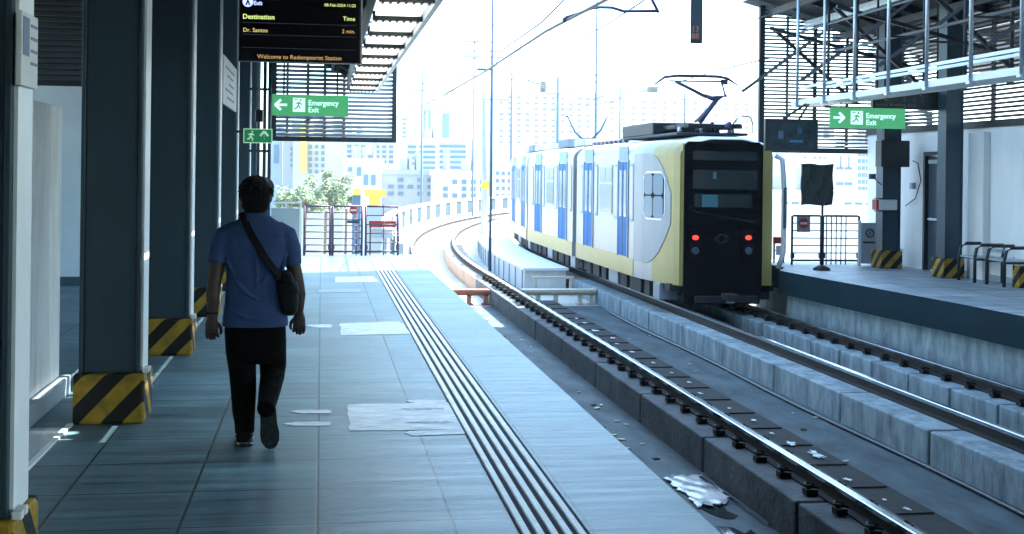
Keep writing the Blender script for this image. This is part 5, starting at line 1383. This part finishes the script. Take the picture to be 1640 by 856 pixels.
building('tall pale tower with blue glass strips behind the office slab', (664, 166), (724, 166), 260, 20, 'b_white', [(176, 226, 2, .5, 676, 692), (182, 226, 1, .7, 706, 722)] + [(170 + 9 * k, 173 + 9 * k, 3, .5, 650 + 2, 664) for k in range(0)], wm='b_winb')
building('pale tower at the right edge of the louvre screen', (640, 186), (663, 186), 280, 20, 'b_white', [(190 + 7 * k, 193 + 7 * k, 2, .5, 643, 661) for k in range(6)])
building('pale block with small grid windows above the end gates', (548, 226), (632, 226), 170, 14, 'b_white', [(232 + 8 * k, 237 + 8 * k, 7, .62, 554, 632) for k in range(4)])
building('low block with dark blue openings behind the yellow hoarding', (553, 262), (612, 262), 120, 10, 'b_white', [(268, 282, 2, .5, 554, 582), (280, 297, 2, .6, 580, 604)], wm='b_winb')
building('pale building with a yellow corner strip beyond the gates', (470, 205), (552, 205), 140, 14, 'b_cream', [(232 + 10 * k, 238 + 10 * k, 3, .55, 492, 522) for k in range(5)])
a, b = onY(481, 226, 139), onY(491, 277, 139); mb = MB(); mb.box((a.x, 138.4, b.z), (b.x, 139.85, a.z + 2)); tag(mb.build('yellow_sign', 'yellow'), 'tall yellow vertical sign on the pale building', 'sign')
building('light blue tower seen just right of the man', (433, 205), (452, 205), 160, 12, 'b_blue', [(232, 262, 1, .6, 436, 449)], wm='b_winb')
building('narrow pale block between blue tower and yellow sign', (453, 215), (474, 215), 150, 12, 'b_grey', [(236 + 9 * k, 241 + 9 * k, 2, .5, 464, 474) for k in range(4)], wm='b_winb')
building('long white apartment block with rows of small windows behind the train', (790, 150), (965, 156), 210, 18, 'b_white', [(154 + 9 * k, 157.6 + 9 * k, 12, .42, 796, 962) for k in range(9)], wm='b_wing')
building('lower white apartment block behind the pantograph', (966, 156), (1208, 152), 230, 18, 'b_white', [(161 + 9.5 * k, 165 + 9.5 * k, 14, .35, 972, 1204) for k in range(6)], wm='b_wing')
building('low white flats beside the curve, left of the train', (790, 262), (822, 262), 130, 12, 'b_white', [(275 + 12 * k, 281 + 12 * k, 3, .5, 792, 820) for k in range(5)])
building('low roofs behind the curve parapet', (612, 280), (700, 280), 125, 10, 'b_grey', [(285 + 11 * k, 291 + 11 * k, 5, .55, 618, 696) for k in range(3)])
building('low white houses right of the curve parapet', (700, 282), (786, 282), 118, 10, 'b_white', [(288 + 11 * k, 295 + 11 * k, 5, .5, 706, 780) for k in range(3)])
building('pale blue building beyond the far platform beside the train', (1246, 255), (1280, 255), 120, 12, 'b_white', [(260, 305, 1, .6, 1250, 1262)], wm='b_winb')
building('white frame building with grey sills beyond the far platform', (1284, 232), (1368, 232), 110, 12, 'b_white', [(252, 254, 5, .5, 1285, 1325), (268, 272, 2, .8, 1338, 1366), (292, 297, 2, .8, 1338, 1366), (250, 270, 2, .1, 1340, 1366)], wm='b_win')
building('tower block with dense blue windows beyond the far column', (1370, 236), (1412, 236), 130, 12, 'b_white', [(244 + 11 * k, 251 + 11 * k, 3, .7, 1373, 1392) for k in range(6)], wm='b_winb')
building('low white parapet building below the far tower', (1240, 318), (1412, 318), 80, 8, 'b_white', [(324, 327, 9, .6, 1248, 1400)], wm='b_win')

# billboard posts and yellow frame
y = 60
a, b = onY(585, 304, y), onY(618, 316, y); c, d = onY(592, 316, y), onY(609, 330, y)
root = empty('yellow_hopper', ((a.x + b.x) / 2, y, -9), 'yellow T shaped machine frame behind the end gates', 'machine')
mb = MB(); mb.box((a.x, y, b.z), (b.x, y + 1, a.z)); mb.build('head', 'yellow', root); mb = MB(); mb.box((c.x, y + .1, d.z), (d.x, y + .9, b.z - .001)); mb.build('leg', 'yellow', root); mb = MB(); mb.box((c.x - .1, y, -9), (d.x + .1, y + 1, d.z - .001)); mb.build('base', 'b_grey', root)
a, b = onY(565, 303, y), onY(578, 313, y); root = empty('yellow_cabin', ((a.x + b.x) / 2, y, -9), 'small yellow cabin on posts left of the yellow machine', 'cabin')
mb = MB(); mb.box((a.x, y, b.z), (b.x, y + 1, a.z)); mb.build('cabin_box', 'yellow', root); mb = MB(); mb.box((a.x, y + .2, -9), (b.x, y + .8, b.z - .001)); mb.build('support', 'mast', root)

def tree(px, py_top, y, rad, h, label, seed, n=900):
    rnd = random.Random(seed)
    p = onY(px, py_top, y); top = p.z
    root = empty('leafy_tree', (p.x, y, -9), label, 'tree')
    mb = MB(); mb.tube([(p.x, y, -9), (p.x + .1, y, top - h * .6), (p.x, y, top - h * .3)], [.09, .08, .06], 8)
    cl = []
    for k in range(16):
        a = rnd.uniform(0, 6.28); q = rnd.uniform(.15, .95); zz = top - h * rnd.uniform(.1, .9)
        c = Vector((p.x + rad * q * math.cos(a), y + rad * .7 * q * math.sin(a), zz)); cl.append((c, rnd.uniform(.18, .36) * rad))
        mb.tube([(p.x, y, top - h * .75), c], [.09, .03], 5)
    mb.build('trunk', 'bark', root)
    mb = MB()
    for k in range(n * 2):
        c, r = rnd.choice(cl)
        d = Vector((rnd.gauss(0, 1), rnd.gauss(0, 1), rnd.gauss(0, 1))).normalized() * r * rnd.uniform(.5, 1.15)
        q = c + d; u = Vector((rnd.gauss(0, 1), rnd.gauss(0, 1), rnd.gauss(0, .6))).normalized(); v = u.orthogonal().normalized()
        s_ = rnd.uniform(.05, .11)
        mb.add([q - u * s_, q + v * s_ * .6, q + u * s_, q - v * s_ * .6], [(0, 1, 2, 3)])
    mb.build('crown', 'leaf', root)
tree(520, 273, 68, 1.5, 2.2, 'pale green tree directly behind the barred end gates', 1, 1500)
tree(487, 288, 66, 1.3, 1.9, 'leafy shrubby tree left of the taller green tree', 2, 1300)
tree(553, 292, 70, .8, 1.3, 'small round tree next to the yellow cabin', 3, 700)
tree(802, 312, 100, 1.0, 3.0, 'small tree between the mast and the train', 4, 500)

# ================================================================== HAZE
hm = bpy.data.materials.new('haze'); hm.use_nodes = True
hn = hm.node_tree.nodes; hn.remove(hn['Principled BSDF'])
pv = hn.new('ShaderNodeVolumePrincipled'); pv.inputs['Color'].default_value = (.86, .93, 1, 1); pv.inputs['Density'].default_value = .0006; pv.inputs['Anisotropy'].default_value = .3
hm.node_tree.links.new(pv.outputs[0], hn['Material Output'].inputs['Volume'])
M['haze'] = hm
mb = MB(); mb.box((-430, -130, -10.4), (430, 430, 45)); o = mb.build('haze', 'haze', origin=(0, 0, 0)); tag(o, kind='stuff')
